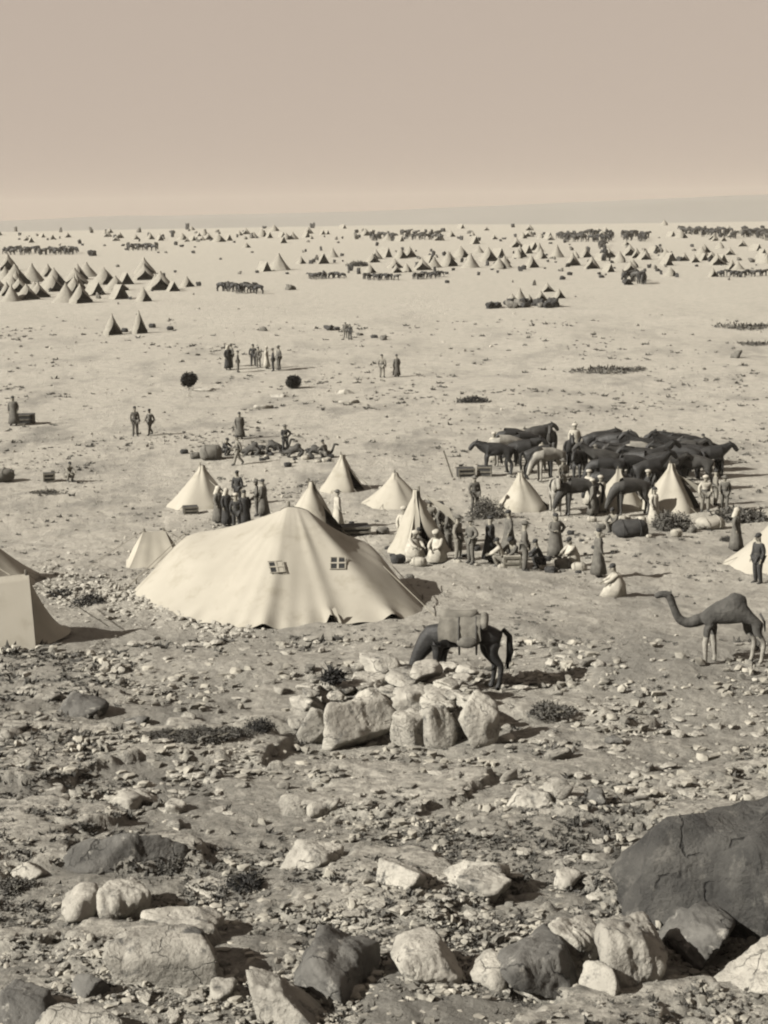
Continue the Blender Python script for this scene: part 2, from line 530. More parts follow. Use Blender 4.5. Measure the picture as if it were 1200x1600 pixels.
def place_rock(box, label, yb=None, m='rock', seed=0, rz=None, depth=.85, group=None, name='boulder', cat='boulder', lean=0.0, sharp=16, planes=12, rough=.26, parent=None, hmul=1.0, sink=.34, hcap=.62, shear=0.0):
    x0, y0, x1, y1 = box
    yb = yb or y1
    g = P((x0 + x1) / 2, yb - 2)
    s = ppm(g)
    w = (x1 - x0) / s
    dp = w * depth
    cy = g.y + dp * .42
    c = on_plane((x0 + x1) / 2, (y0 + y1) / 2 + sink * .5 * (y1 - y0), cy)
    H = (y1 - y0) / s * (1 + sink)
    phi = math.atan2(CAMZ - g.z, g.y)
    h = math.sqrt(max(H * H - (dp * math.sin(phi)) ** 2, (H * .45) ** 2)) / math.cos(phi) * hmul
    if h > hcap * w:
        h = hcap * w
        dp = min(math.sqrt(max(H * H - (h * math.cos(phi)) ** 2, 0.01)) / max(math.sin(phi), .05), 1.3 * w)
    V, f = rock_shape(seed + 13, 5 if (x1 - x0) > 90 else 4, planes, sharp, rough)
    ang = rz if rz is not None else (seed * 37 % 9 - 4) * .07
    V = V * np.array([w / 2, dp / 2, h / 2])
    if shear:
        V[:, 0] += shear * w * (V[:, 2] / h + .5)
    if lean:
        V = V @ np.array(Matrix.Rotation(lean, 3, 'Y')).T
    V = V @ np.array(Matrix.Rotation(ang, 3, 'Z')).T
    me = np_mesh(name, V, f)
    o = link(name, me, m, parent)
    o.location = c
    if parent is not None:
        o.location = c - parent.location
    else:
        tag(o, label, cat, group)
    return o

BOULD = [
 # box (photo px), label, material, seed, kwargs
 ((900, 1190, 1540, 1530), 'huge dark shaded boulder on the right edge of the slope', 'rock_mound', 3, dict(depth=.55, rz=.05, planes=14, sharp=2.4, rough=.34, yb=1450, sink=.2, shear=.16)),
 ((1030, 1380, 1150, 1500), 'dark rock added as the shaded hollow under the huge boulder', 'rock_dark', 4, dict(depth=.9)),  # dark stone stands in for a hollow that is only shade
 ((925, 1395, 1050, 1520), 'pale wedge shaped boulder leaning left of the huge dark boulder', 'rock', 5, dict(lean=.3)),
 ((845, 1420, 935, 1505), 'pale angular boulder with sharp shaded right side, left of the leaning wedge boulder', 'rock_pale', 6, dict(lean=.15, hcap=1)),
 ((910, 1480, 975, 1548), 'upright narrow pale stone in front of the leaning wedge boulder', 'rock_pale', 8, dict(lean=-.15, depth=.8)),
 ((775, 1442, 905, 1540), 'low dark boulder right of the small squarish white stone', 'rock_dark', 9, dict()),  # dark colour carries the shade of its near face
 ((720, 1483, 795, 1537), 'small squarish white stone in the front row of boulders', 'rock_pale', 10, dict()),
 ((598, 1440, 718, 1535), 'chunky bright white boulder at the middle of the front row', 'rock_pale', 11, dict(rough=.22)),
 ((455, 1440, 610, 1545), 'broad dark boulder left of the chunky white boulder', 'rock_dark', 12, dict(depth=.8)),  # shade of its viewer-facing side is put into the dark colour
 ((530, 1405, 672, 1452), 'long pale slab lying behind the broad dark boulder', 'rock_pale', 14, dict(yb=1450)),
 ((488, 1488, 540, 1552), 'small pointed stone standing before the broad dark boulder', 'rock', 15, dict()),
 ((368, 1520, 505, 1600), 'pale sloping boulder at the bottom edge below the broad dark boulder', 'rock', 16, dict(lean=.2)),
 ((172, 1448, 355, 1540), 'big squared boulder with white top and black shadow to its right', 'rock', 17, dict(depth=.75, rough=.18, planes=9)),
 ((225, 1408, 345, 1445), 'pale flat rock just above the big squared boulder', 'rock_pale', 18, dict()),
 ((95, 1365, 165, 1435), 'rounded white boulder left of its spotted neighbour', 'rock_pale', 19, dict(sharp=6)),
 ((155, 1366, 238, 1435), 'rounded white boulder spotted with dark lichen', 'rock_pale', 20, dict(sharp=6)),
 ((115, 1300, 285, 1368), 'long dark tilted rock with bright upper edge', 'rock_dark', 21, dict(lean=-.22, depth=.5)),
 ((-40, 1540, 90, 1605), 'dark sloping rock in the bottom left corner', 'rock_dark', 22, dict()),
 ((60, 1575, 215, 1640), 'pale flat rock on the bottom edge at the left', 'rock', 23, dict()),
 ((115, 1512, 175, 1560), 'small black jagged rock near the bottom left corner', 'rock_dark', 24, dict()),
 ((575, 1333, 660, 1385), 'pale blocky stone with dark gap on its right', 'rock_pale', 25, dict(planes=9)),
 ((690, 1338, 785, 1375), 'domed white stone lying on top of a grey stone', 'rock_pale', 26, dict(sharp=6, yb=1385)),
 ((715, 1362, 797, 1400), 'grey stone beneath the domed white stone', 'rock', 27, dict()),
 ((445, 1318, 527, 1356), 'pale tongue shaped slab left of the blocky stone', 'rock_pale', 28, dict(lean=.15)),
 ((485, 1238, 532, 1275), 'small square white stone alone on the scrubby slope', 'rock_pale', 29, dict(planes=8, sharp=14)),
 ((785, 1236, 860, 1268), 'flat pale ledge on the slope below the stone ring', 'rock_pale', 30, dict()),
 ((845, 1213, 890, 1240), 'grey domed stone on the ledge below the stone ring', 'rock', 31, dict()),
 ((915, 1225, 945, 1255), 'small black pointed stone right of the grey domed stone', 'rock_dark', 32, dict(planes=7)),
 ((88, 1083, 164, 1120), 'dark hollowed rock on the left of the open slope', 'rock_dark', 33, dict(lean=.15)),
 ((195, 1118, 232, 1134), 'small dark rock right of the dark hollowed rock', 'rock_dark', 34, dict()),
 ((10, 1200, 130, 1245), 'pale bare ledge low on the left edge of the slope', 'rock_pale', 35, dict(hmul=.8, sink=.7, rough=.5, planes=20, depth=1.3)),
 ((160, 1210, 245, 1258), 'pale broken ledge right of the bare ledge', 'rock_pale', 36, dict(hmul=.8, sink=.7, rough=.5, planes=20, depth=1.3)),
 ((258, 1238, 292, 1272), 'small white stone with leaning twig shadow', 'rock_pale', 37, dict()),
 ((855, 1352, 905, 1388), 'pale triangular stone above the angular boulder', 'rock_pale', 38, dict(planes=7)),
 ((900, 1330, 960, 1352), 'thin pale stone high right of the domed stone', 'rock_pale', 39, dict()),
 ((295, 1375, 400, 1402), 'long pale flat stone left of a round scrub tuft', 'rock_pale', 40, dict()),
 ((1090, 1440, 1330, 1560), 'broad bright sunlit rock sheet in the bottom right corner', 'rock_pale', 41, dict(hmul=.5, lean=-.12)),
 ((725, 1340, 790, 1362), 'small dull stone behind the domed white stone', 'rock', 42, dict(yb=1352)),
 ((20, 1345, 75, 1375), 'pale stone near the left edge beside dark gaps', 'rock_pale', 43, dict()),
 ((950, 1138, 972, 1165), 'dark upright stone alone right of the stone ring', 'rock_dark', 44, dict()),
 ((320, 1530, 365, 1562), 'egg shaped pale stone below the big squared boulder', 'rock_pale', 45, dict(sharp=5)),
 ((640, 1420, 690, 1445), 'small pale stone behind the chunky white boulder', 'rock_pale', 46, dict()),
]
def grow(b, k=1.16):
    x0, y0, x1, y1 = b; cx, cy = (x0 + x1) / 2, (y0 + y1) / 2
    return (cx + (x0 - cx) * k, cy + (y0 - cy) * k, cx + (x1 - cx) * k, cy + (y1 - cy) * k)
for b in BOULD:
    place_rock(grow(b[0]), b[1], m=b[2], seed=b[3], group='boulders on the near slope', **b[4])

# stone ring: every stone can be lifted, so each is a thing
RING = [
 ((502, 1092, 602, 1176), 1174, 'largest flat faced stone of the ring, front left', 'rock_pale'),
 ((470, 1100, 510, 1160), 1166, 'narrow upright stone at the left end of the ring', 'rock'),
 ((603, 1100, 668, 1172), 1172, 'rounded block in the middle of the front of the ring', 'rock_pale'),
 ((655, 1098, 706, 1174), 1173, 'lichen spotted upright stone right of the middle block of the ring', 'rock'),
 ((716, 1088, 770, 1172), 1170, 'smooth bright oval stone at the right end of the ring', 'rock_pale'),
 ((562, 1078, 606, 1128), 1160, 'triangular pale stone resting between the front left blocks of the ring', 'rock_pale'),
 ((612, 1078, 672, 1110), 1156, 'flat capping stone over the middle block of the ring', 'rock_pale'),
 ((664, 1074, 716, 1118), 1156, 'square capping stone over the spotted upright stone of the ring', 'rock_pale'),
 ((702, 1072, 742, 1112), 1150, 'slanted slab beside the oval stone of the ring', 'rock_pale'),
 ((545, 1056, 616, 1086), 1135, 'long pale slab on top of the ring, right of the dark thorn plant', 'rock_pale'),
 ((478, 1072, 548, 1098), 1140, 'thin slab under the dark thorn plant on the ring', 'rock_pale'),
 ((612, 1052, 660, 1080), 1132, 'wedge of pale rock near the top of the ring', 'rock'),
 ((638, 1028, 682, 1072), 1125, 'tall pale stone at the horse muzzle on the ring', 'rock_pale'),
 ((565, 1028, 616, 1050), 1110, 'small rocks capping the far side of the ring', 'rock_pale'),
 ((600, 1040, 640, 1062), 1118, 'dull flat stone among the top of the ring', 'rock'),
 ((680, 1052, 712, 1084), 1135, 'small leaning stone below the horse forelegs on the ring', 'rock_pale'),
 ((460, 1085, 500, 1110), 1145, 'pale rubble stone spilling from the left of the ring', 'rock_pale'),
 ((455, 1120, 480, 1140), 1150, 'little stone lying loose left of the ring', 'rock'),
 ((700, 1110, 732, 1165), 1160, 'recessed stone between the spotted and the oval stones of the ring', 'rock'),
 ((600, 1120, 615, 1165), 1162, 'thin dark stone set in the gap at the front of the ring', 'rock_dark'),
 ((520, 1045, 560, 1068), 1120, 'low stone behind the thorn plant on the ring', 'rock'),
]
for i, (bx, yb, lb, m) in enumerate(RING):
    cx_ = (bx[0] + bx[2]) / 2; w_ = (bx[2] - bx[0]) * .72; bx = (cx_ - w_, bx[1] - 6, cx_ + w_, bx[3] + 2)
    place_rock(bx, lb, yb=yb, m=m, seed=60 + i, name='ring_stone', cat='stone', group='stones of the rough stone ring', sharp=22, planes=8, depth=.75, rough=.2, sink=0.02, hcap=(1.7 if yb > 1158 else .42))

_gr = random.Random(91)
for i in range(48):
    x = _gr.uniform(470, 735); y = 1046 + abs(_gr.gauss(0, 1)) * 26 + (20 if x < 530 else 0); w = _gr.uniform(20, 44)
    if y > 1128: continue
    place_rock((x - w / 2, y - 8 - w * .24, x + w / 2, y - 8 + w * .24), 'pale rubble stone packed inside the rough stone ring', yb=y + 55, m=_gr.choice(('rock', 'rock_pale', 'rock_pale')), seed=260 + i, name='ring_stone', cat='stone', group='rubble stones inside the ring', planes=9, depth=.8, sink=0, hcap=.4)
for i, (x, y, w, h) in enumerate(((610, 1140, 280, 70), (600, 1100, 230, 60))):
    place_rock((x - w / 2, y - h / 2, x + w / 2, y + h / 2), ('low inner mound of rubble filling the front of the ring', 'low inner mound of rubble filling the back of the ring')[i], yb=1166 - i * 14, m='rock', seed=300 + i, name='rubble_mound', cat='mound', depth=.35, rough=.6, planes=22, rz=0)
# scattered stones: the biggest are objects, the rest is rubble
def scatter(n, y0, y1, smin, smax, power, seed, x0=-500, x1=1700, clump=None):
    g = np.random.default_rng(seed)
    px = g.uniform(x0, x1, n); py = g.uniform(y0, y1, n)
    D = np.stack([(px - 600) / F, -(py - 800) / F, -np.ones(n)], -1) @ RN.T
    t = (1.5 - CAMZ) / D[:, 2]
    for _ in range(25):
        x = D[:, 0] * t; y = D[:, 1] * t
        tn = (gz(x, y) - CAMZ) / D[:, 2]
        t = t + .6 * (tn - t)
    x = D[:, 0] * t; y = D[:, 1] * t; z = gz(x, y)
    keep = np.ones(n, bool)
    if clump is not None: keep = clump(x, y, g, px, py)
    s = smin * (smax / smin) ** (g.random(n) ** power)
    size = s * t / F
    return px[keep], py[keep], np.stack([x, y, z], -1)[keep], size[keep], s[keep]

def stones_mesh(name, pts, size, shapes, m, seed, flat=(.2, .65), sink=.2):
    g = np.random.default_rng(seed)
    n = len(pts)
    Vs = []; Fs = []; off = 0
    a = g.uniform(0, 6.283, n); k = g.integers(0, len(shapes), n)
    fl = g.uniform(flat[0], flat[1], n); el = g.uniform(.4, 1.0, n)
    for i, (v, f) in enumerate(shapes):
        idx = np.where(k == i)[0]
        if not len(idx): continue
        c, s_ = np.cos(a[idx]), np.sin(a[idx])
        vv = v[None] * np.stack([np.ones(len(idx)), el[idx], fl[idx]], -1)[:, None] * (size[idx] / 2)[:, None, None]
        X = vv[..., 0] * c[:, None] - vv[..., 1] * s_[:, None]
        Y = vv[..., 0] * s_[:, None] + vv[..., 1] * c[:, None]
        Z = vv[..., 2] + (size[idx] * fl[idx] * (.5 - sink))[:, None]
        W_ = np.stack([X, Y, Z], -1) + pts[idx][:, None]
        Vs.append(W_.reshape(-1, 3))
        Fs.append((f[None] + (np.arange(len(idx)) * len(v))[:, None, None] + off).reshape(-1, 3))
        off += len(idx) * len(v)
    return np_mesh(name, np.concatenate(Vs), np.concatenate(Fs), False)

def nearclump(x, y, g, px, py):
    k = fbm(x / 2.2, y / 2.2, 77, 3)
    return g.random(len(x)) < np.clip(.45 + 1.8 * k, .05, 1)
px, py, pts, size, spx = scatter(66000, 1000, 1660, 3.0, 24, 2.6, 1, clump=nearclump)
tag(link('rubble', stones_mesh('rubble', pts, size, _tiny, 'gravel', 5), 'gravel'), kind='stuff')

def midclump(x, y, g, px, py):
    k = fbm(x / 6, y / 9, 78, 3)
    return g.random(len(x)) < np.clip(.22 + 1.6 * k, .01, 1) * np.clip((py - 460) / 220, 0, 1)
px, py, pts, size, spx = scatter(34000, 470, 1010, 1.8, 9, 2.6, 2, clump=midclump)
tag(link('gravel', stones_mesh('gravel', pts, size, _tiny, 'gravel', 6), 'gravel'), kind='stuff')

sk_p = []; sk_s = []
g_ = np.random.default_rng(44)
for b in BOULD:
    x0, y0, x1, y1 = b[0]
    if x1 - x0 > 300: continue
    for _ in range(int(10 + (x1 - x0) * .5)):
        a = g_.uniform(0, 6.283)
        q = P((x0 + x1) / 2 + math.cos(a) * (x1 - x0) * g_.uniform(.42, .75), y1 - (y1 - y0) * .28 + math.sin(a) * (y1 - y0) * g_.uniform(.3, .6))
        sk_p.append(q[:]); sk_s.append(g_.uniform(4, 15) * (g_.random() ** .6) / ppm(q))
tag(link('rubble', stones_mesh('rubble', np.array(sk_p), np.array(sk_s), _small[:5], 'gravel', 15), 'gravel'), kind='stuff')
def slabclump(x, y, g, px, py):
    k = fbm(x / 3.2, y / 2.6, 177, 3)
    return g.random(len(x)) < np.clip(.3 + 2.0 * k, .03, 1)
px, py, pts, size, spx = scatter(9000, 1000, 1660, 8, 34, 2.2, 31, clump=slabclump)
tag(link('broken_slabs', stones_mesh('broken_slabs', pts, size, [rock_shape(820 + i, 2, 6, 16, .25) for i in range(8)], 'rock_pale', 35, flat=(.14, .4), sink=.25), 'rock_pale'), kind='stuff')
# stone field between the two big tents
g_ = np.random.default_rng(21)
bx = []
for _ in range(900):
    u = g_.random(); x = 60 + 330 * u + g_.normal(0, 16); yc = 905 + 75 * u * .95 + g_.normal(0, 16)
    if 250 < x < 640 and yc < 930 + (x - 220) * .25: continue
    bx.append((x, min(yc, 996)))
pp = np.array([P(*b)[:] for b in bx]); sz = g_.uniform(5, 13, len(bx)) / 52
tag(link('stone_field', stones_mesh('stone_field', pp, sz, _small[:4], 'gravel', 8), 'rock_pale'), kind='stuff')

# countable loose stones
stone_me = []
for i in range(10):
    v, f = rock_shape(300 + i, 3, 10, 12, .13)
    stone_me.append(np_mesh('loose_stone', v * .5, f))
    stone_me[-1].materials.append(M['rock_pale' if i % 3 else 'rock'])
px, py, pts, size, spx = scatter(900, 1040, 1620, 14, 48, 2.4, 3, x0=-60, x1=1260, clump=lambda x, y, g, px, py: g.random(len(x)) < np.clip(.25 + 1.2 * fbm(x / 2.5, y / 2.5, 91, 3), .02, 1))
order = np.argsort(-spx)[:230]
for k, i in enumerate(order):
    o = link('loose_stone', stone_me[k % 10])
    s = size[i]; fl = rnd.uniform(.3, .6)
    o.scale = (s, s * rnd.uniform(.6, .95), s * fl)
    o.location = (pts[i][0], pts[i][1], pts[i][2] + s * fl * .3)
    o.rotation_euler = (rnd.uniform(-.25, .25), rnd.uniform(-.25, .25), rnd.uniform(0, 6.28))
    tag(o, 'loose pale stone among the rubble of the near slope', 'stone', 'loose stones on the near slope')

# ---------------------------------------------------------------- scrub
def tuft_mesh(r, n, seed, h=1.0, leaf=.05, twig=True):
    g = random.Random(seed); m = MB()
    for i in range(n):
        th = g.uniform(0, 6.283); ph = math.acos(g.uniform(.0, 1)); rr = r * g.uniform(.35, 1) ** .5 * (1 + .25 * math.sin(th * 3 + seed))
        p = Vector((math.sin(ph) * math.cos(th) * rr, math.sin(ph) * math.sin(th) * rr, math.cos(ph) * rr * h))
        a = Vector((g.gauss(0, 1), g.gauss(0, 1), g.gauss(0, 1))).normalized(); b = a.orthogonal().normalized()
        L = leaf * g.uniform(.6, 1.6)
        m.add([p, p + a * L + b * L * .3, p + a * L * 1.6, p + a * L - b * L * .3], [(0, 1, 2, 3)])
    return m

def bush(px, py, dpx, label, m='scrub', hmul=1.0, seed=0, stem=0, leaf=.09, n=900, name='bush', cat='bush', group=None, lift=0):
    p = P(px, py); s = ppm(p); r = dpx / 2 / s
    root = empty(name, p)
    tag(root, label, cat, group)
    c = tuft_mesh(r, n, seed, hmul, leaf * r)
    if stem:
        V2 = MB()
        c2 = tuft_mesh(r, n // 2, seed + 5, hmul, leaf * r)
        c2.v = [(v[0], v[1], -v[2]) for v in c2.v]
        c.add(c2.v, c2.f)
        c.v = [(v[0], v[1], v[2] + stem + r * hmul * .9) for v in c.v]
    c.build('foliage', m, root)
    t = MB(); g = random.Random(seed)
    for k in range(12 if not stem else 6):
        a = g.uniform(0, 6.28); L = r * g.uniform(.7, 1.05)
        z0 = stem
        t.tube([(0, 0, z0), (math.cos(a) * L * .5, math.sin(a) * L * .5, z0 + L * .5 * hmul), (math.cos(a) * L * .8, math.sin(a) * L * .8, z0 + L * hmul)], [.05 * r, .03 * r, .01 * r], 4)
    if stem: t.tube([(0, 0, -.1), (0, 0, stem + r)], .06 * r, 6)
    t.build('stem', 'wood', root)
    if lift: root.location.z += lift
    return root

bush(295, 611, 21, 'dark ball shaped shrub on a short stem, left on the open plain', 'scrub_dark', .85, 1, stem=.42, n=2600, leaf=.2)
bush(458, 607, 20, 'smaller ball shaped shrub on a short stem, near the centre of the plain', 'scrub_dark', .85, 2, stem=.1, n=2600, leaf=.2)
bush(760, 808, 56, 'round grey haystack like bush between the tents', 'scrub', 1.0, 3, n=2600, leaf=.07)
bush(142, 945, 52, 'dark thorn bush in the stone field between the two near tents', 'scrub_dark', .6, 4)
bush(95, 930, 40, 'flat dark scrub beside the canvas wall of the left tent', 'scrub_dark', .4, 5)
bush(405, 1142, 46, 'dark shrub at the end of the low scrub bank', 'scrub_dark', .8, 6, n=1500)
bush(250, 893, 20, 'small dark tuft at the foot of the low grey tent', 'scrub_dark', .9, 7)
bush(1047, 828, 62, 'rounded brown scrub heap before the right bell tent', 'scrub', .85, 8, n=2400)
bush(1150, 812, 90, 'broad dark scrub patch behind the right edge tent', 'scrub', .35, 9, n=1600)
bush(968, 1345, 34, 'small dark scrub tuft left of the huge boulder', 'scrub', .8, 10)
bush(385, 1385, 60, 'round dark scrub tuft in the middle of the rubble', 'scrub_dark', .6, 11, n=1500)
bush(265, 1360, 50, 'dry scrub tuft at the end of the long dark rock', 'scrub', .7, 12, n=1200)
bush(25, 1390, 60, 'low dark scrub by the left edge of the slope', 'scrub', .5, 13, n=1200)
bush(890, 1470, 50, 'grassy scrub growing between the front boulders', 'scrub', .5, 14, n=1200)
bush(860, 1112, 70, 'thin low scrub streak right of the horse', 'scrub', .18, 15, n=1300)
bush(740, 628, 50, 'dark scrub on the speckled rise behind the horses', 'scrub_dark', .25, 16)
bush(1135, 845, 22, 'tiny scrub tuft between the camel and the right tents', 'scrub_dark', .6, 17)
bush(560, 416, 34, 'low dark scrub on the far plain at the centre', 'scrub_dark', .4, 18)
# low scrub bank, left of the dark shrub
for k, (bx_, by_, d_) in enumerate(((250, 1152, 60), (290, 1152, 70), (330, 1152, 80), (365, 1148, 60))):
    bush(bx_, by_, d_, ('low matted scrub at the tapering left end of the bank', 'low matted scrub second from the left of the bank', 'widest clump of matted scrub in the bank', 'matted scrub clump touching the dark shrub')[k], 'scrub', .28, 30 + k, n=2200, leaf=.06, group='scrub clumps of the low bank')

# the thorn plant on the ring
def thorn_plant():
    c = on_plane(520, 1062, P(520, 1135).y)
    s = ppm(c)
    root = empty('thorn_plant', c)
    tag(root, 'dark spiky thorn plant growing on the stone ring', 'plant')
    g = random.Random(4); t = MB()
    for k in range(46):
        a = g.uniform(0, 6.28); e = g.uniform(-.1, 1.4); L = g.uniform(14, 30) / s
        d = Vector((math.cos(a) * math.cos(e), math.sin(a) * math.cos(e), math.sin(e)))
        t.tube([(0, 0, -.1), d * L * .6 + Vector((0, 0, .02)), d * L + Vector((g.uniform(-.04, .04), 0, g.uniform(-.05, .05)))], [.03, .02, .006], 4)
    t.build('stem', 'scrub_dark', root)
    tuft_mesh(17 / s, 500, 9, .8, .05).build('foliage', 'scrub_dark', root)
thorn_plant()

# ground scrub tufts nobody could count
def scrub_stuff(n, y0, y1, r0, r1, seed, m, name, thr=.3):
    px, py, pts, size, spx = scatter(n, y0, y1, r0, r1, 2.0, seed, clump=lambda x, y, g, px, py: g.random(len(x)) < np.clip(thr + 1.8 * fbm(x / 3.5, y / 4.5, seed + 40, 3), .01, 1))
    g = np.random.default_rng(seed); N = len(pts); L = 9
    base = np.repeat(pts, L, 0); sz = np.repeat(size, L)
    d = g.normal(size=(N * L, 3)); d[:, 2] = np.abs(d[:, 2]) * .8 + .15; d /= np.linalg.norm(d, axis=1)[:, None]
    w = np.cross(d, g.normal(size=(N * L, 3))); w /= np.linalg.norm(w, axis=1)[:, None] + 1e-9
    b0 = base + g.normal(size=(N * L, 3)) * (sz * .28)[:, None] * np.array([1, 1, .1])
    ln = sz * g.uniform(.4, .9, N * L)
    A = b0 - w * (sz * .22)[:, None]; B = b0 + w * (sz * .22)[:, None]; Cc = b0 + d * ln[:, None]
    V = np.stack([A, B, Cc], 1).reshape(-1, 3); Fc = np.arange(len(V)).reshape(-1, 3)
    tag(link(name, np_mesh(name, V, Fc, False), m), kind='stuff')
scrub_stuff(30000, 1000, 1640, 5, 20, 61, 'scrub', 'scrub_ground_cover', .3)
scrub_stuff(22000, 500, 1010, 2.5, 9, 62, 'scrub', 'thin_scrub_cover', .14)

# ---------------------------------------------------------------- tents
def bell_tent(r, h, open_az=None, open_w=.5, n=28, wall=.15, conc=1.12, sides=0, seed=0, top_r=.10, ex=1.0):
    """cone of canvas, open slit at open_az; returns MB"""
    m = MB(); rings = []
    prof = [(top_r / r, 1.0)] + [(k / 9, None) for k in range(1, 10)]
    rows = []
    for t, _ in prof:
        z = wall + (h - wall) * (1 - t) ** conc if t > top_r / r else h
        rows.append((t * r, z, t))
    rows.append((r * 1.04, 0, 1.05))
    g = random.Random(seed); ph = g.uniform(0, 6)
    for rr, z, t in rows:
        w = open_w * max(0, (t - .35) / .65) if open_az is not None else 0
        a0 = (open_az or 0) + w / 2; a1 = (open_az or 0) + 2 * math.pi - w / 2
        ring = []
        for i in range(n + 1):
            a = a0 + (a1 - a0) * i / n
            k = 1 - .035 * t * abs(math.sin(a * 7 + ph)) + .02 * math.sin(a * 3 + ph)
            k *= 1 + .05 * t * math.sin(a * 2 + ph * 2) + .03 * math.sin(a * 5 + 4 * t + ph)
            if sides:
                sa = (a + .3) % (2 * math.pi / sides) - math.pi / sides
                k *= math.cos(math.pi / sides) / math.cos(sa)
            ring.append((math.cos(a) * rr * k * ex, math.sin(a) * rr * k, z - .02 * abs(math.sin(a * 9 + ph)) * (t > .9)))
        rings.append(ring)
    lx, ly = g.uniform(-.06, .06), g.uniform(-.05, .05)
    rings = [[(p[0] + lx * p[2] + .03 * math.sin(p[2] * 3.1 + ph + i * .8), p[1] + ly * p[2] + .03 * math.sin(p[2] * 2.3 + i * 1.1), p[2]) for i, p in enumerate(q)] for q in rings]
    V = [p for q in rings for p in q]; Fc = []
    for j in range(len(rings) - 1):
        for i in range(n):
            Fc.append((j * (n + 1) + i, j * (n + 1) + i + 1, (j + 1) * (n + 1) + i + 1, (j + 1) * (n + 1) + i))
    m.add(V, Fc)
    return m

def ridge_tent(L, w, h, ends=(1, 1), inset=.0, sag=.06, flap=0):
    """ridge along local x, open ends where ends[k]==0; end cloth at ends[k]==1"""
    m = MB(); nx, ns = 12, 8
    for sgn in (-1, 1):
        V = []; Fc = []
        for i in range(nx + 1):
            u = i / nx * 2 - 1
            for j in range(ns + 1):
                t = j / ns
                x = u * (L / 2 - inset * (1 - t))
                y = sgn * w / 2 * (t ** .95) * (1 + .03 * math.sin(u * 9))
                z = h * (1 - t) ** 1.12 - sag * math.sin(math.pi * t) - sag * .7 * (1 - u * u) * (1 - t)
                V.append((x, y, max(z, 0) + .005))
        for i in range(nx):
            for j in range(ns):
                a = i * (ns + 1) + j
                Fc.append((a, a + 1, a + ns + 2, a + ns + 1))
        m.add(V, Fc)
    for k, sx in ((0, -1), (1, 1)):
        if ends[k]:
            V = []; Fc = []
            for j in range(ns + 1):
                t = j / ns
                x = sx * (L / 2 - inset * (1 - t)) + sx * .12 * math.sin(math.pi * t)
                z = h * (1 - t) ** 1.12 - sag * math.sin(math.pi * t)
                for i in range(5):
                    v = i / 2 - 1
                    V.append((x - sx * .12 * math.sin(math.pi * t) * v * v, v * w / 2 * t ** .95, max(z, 0)))
            for j in range(ns):
                for i in range(4):
                    a = j * 5 + i
                    Fc.append((a, a + 1, a + 6, a + 5))
            m.add(V, Fc)
    return m

def flap(root, p0, p1, p2, m='canvas'):
    q = MB(); n = 6; V = []; Fc = []
    a, b, c = map(Vector, (p0, p1, p2))
    for i in range(n + 1):
        t = i / n
        for j in range(4):
            s = j / 3
            p = a.lerp(b.lerp(c, s), t) + Vector((0, 0, -.05 * math.sin(math.pi * t) * math.sin(math.pi * s)))
            V.append(p)
    for i in range(n):
        for j in range(3):
            k = i * 4 + j; Fc.append((k, k + 1, k + 5, k + 4))
    q.add(V, Fc); return q.build('door_flap', m, root, True)

def tent_extras(root, h, r, n=6, pole=True, ropes=True, seed=0, ex=1.0):
    if pole:
        t = MB(); t.tube([(0, 0, 0), (0, 0, h + .12)], .03, 6); t.build('pole', 'wood', root)
    if ropes:
        g = random.Random(seed)
        for k in range(n):
            a = 2 * math.pi * k / n + g.uniform(-.2, .2)
            ca, sa = math.cos(a), math.sin(a)
            t = MB(); t.tube([(ca * r * .8 * ex, sa * r * .8, h * .22), (ca * r * 1.35 * ex, sa * r * 1.35, 0.02)], .010, 4); t.build('guy_rope', 'rope', root)

def place_bell(xl, xr, ytop, ybase, label, open_az=None, open_w=.6, m='canvas', ropes=True, pole=True, seed=0, group='conical tents of the near camp', **kw):
    kw.setdefault('sides', 6 + seed % 3)
    """xl..xr base extent, ytop apex, ybase nearest base edge"""
    xc = (xl + xr) / 2
    p = P(xc, ybase); s = ppm(p); r = (xr - xl) / 2 / s
    c = Vector((p.x, p.y + r, 0)); c.z = float(gz(c.x, c.y)) - .04
    s2 = ppm(c)
    ap = on_plane(xc, ytop, c.y)
    h = ap.z - c.z
    root = empty('bell_tent', c); tag(root, label, 'tent', group)
    bell_tent(r * 1.17, h, open_az, open_w * 1.15, seed=seed, **kw).build('canvas', m, root, True)
    tent_extras(root, h, r, pole=pole, ropes=ropes, seed=seed, ex=kw.get('ex', 1.0))
    return root, r, h

RIGHT = R(-12)
root, r_, h_ = place_bell(262, 358, 727, 797, 'pale bell tent with its dark doorway facing the dark robed group', RIGHT, .75, seed=1)
flap(root, (.1, -.1, h_ * .8), (r_ * 1.0, -.7, .45), (r_ * 1.25, -.9, .1))
root, r_, h_ = place_bell(500, 566, 710, 770, 'bell tent with a narrow dark slit, just behind the peak tent', R(-35), .55, seed=2, m='canvas')
flap(root, (.1, -.1, h_ * .8), (r_ * 1.3, -.3, .3), (r_ * 1.5, -.2, .05))
root, r_, h_ = place_bell(572, 664, 738, 796, 'plain closed pale bell tent at the middle of the camp', None, seed=3)
root, r_, h_ = place_bell(782, 856, 738, 800, 'bell tent whose right side is in black shade, beside the bay horses', R(-8), .55, seed=4, sides=8)
root, r_, h_ = place_bell(930, 1012, 733, 800, 'small bell tent set among the horses and baggage', R(-10), .6, seed=5, m='canvas_grey')
root, r_, h_ = place_bell(1006, 1102, 724, 803, 'bell tent with a tall dark doorway, furthest right of the horse lines', R(-25), .7, seed=6)
flap(root, (.08, .0, h_ * .85), (r_ * 1.2, -.1, .8), (r_ * 1.5, .1, .1))
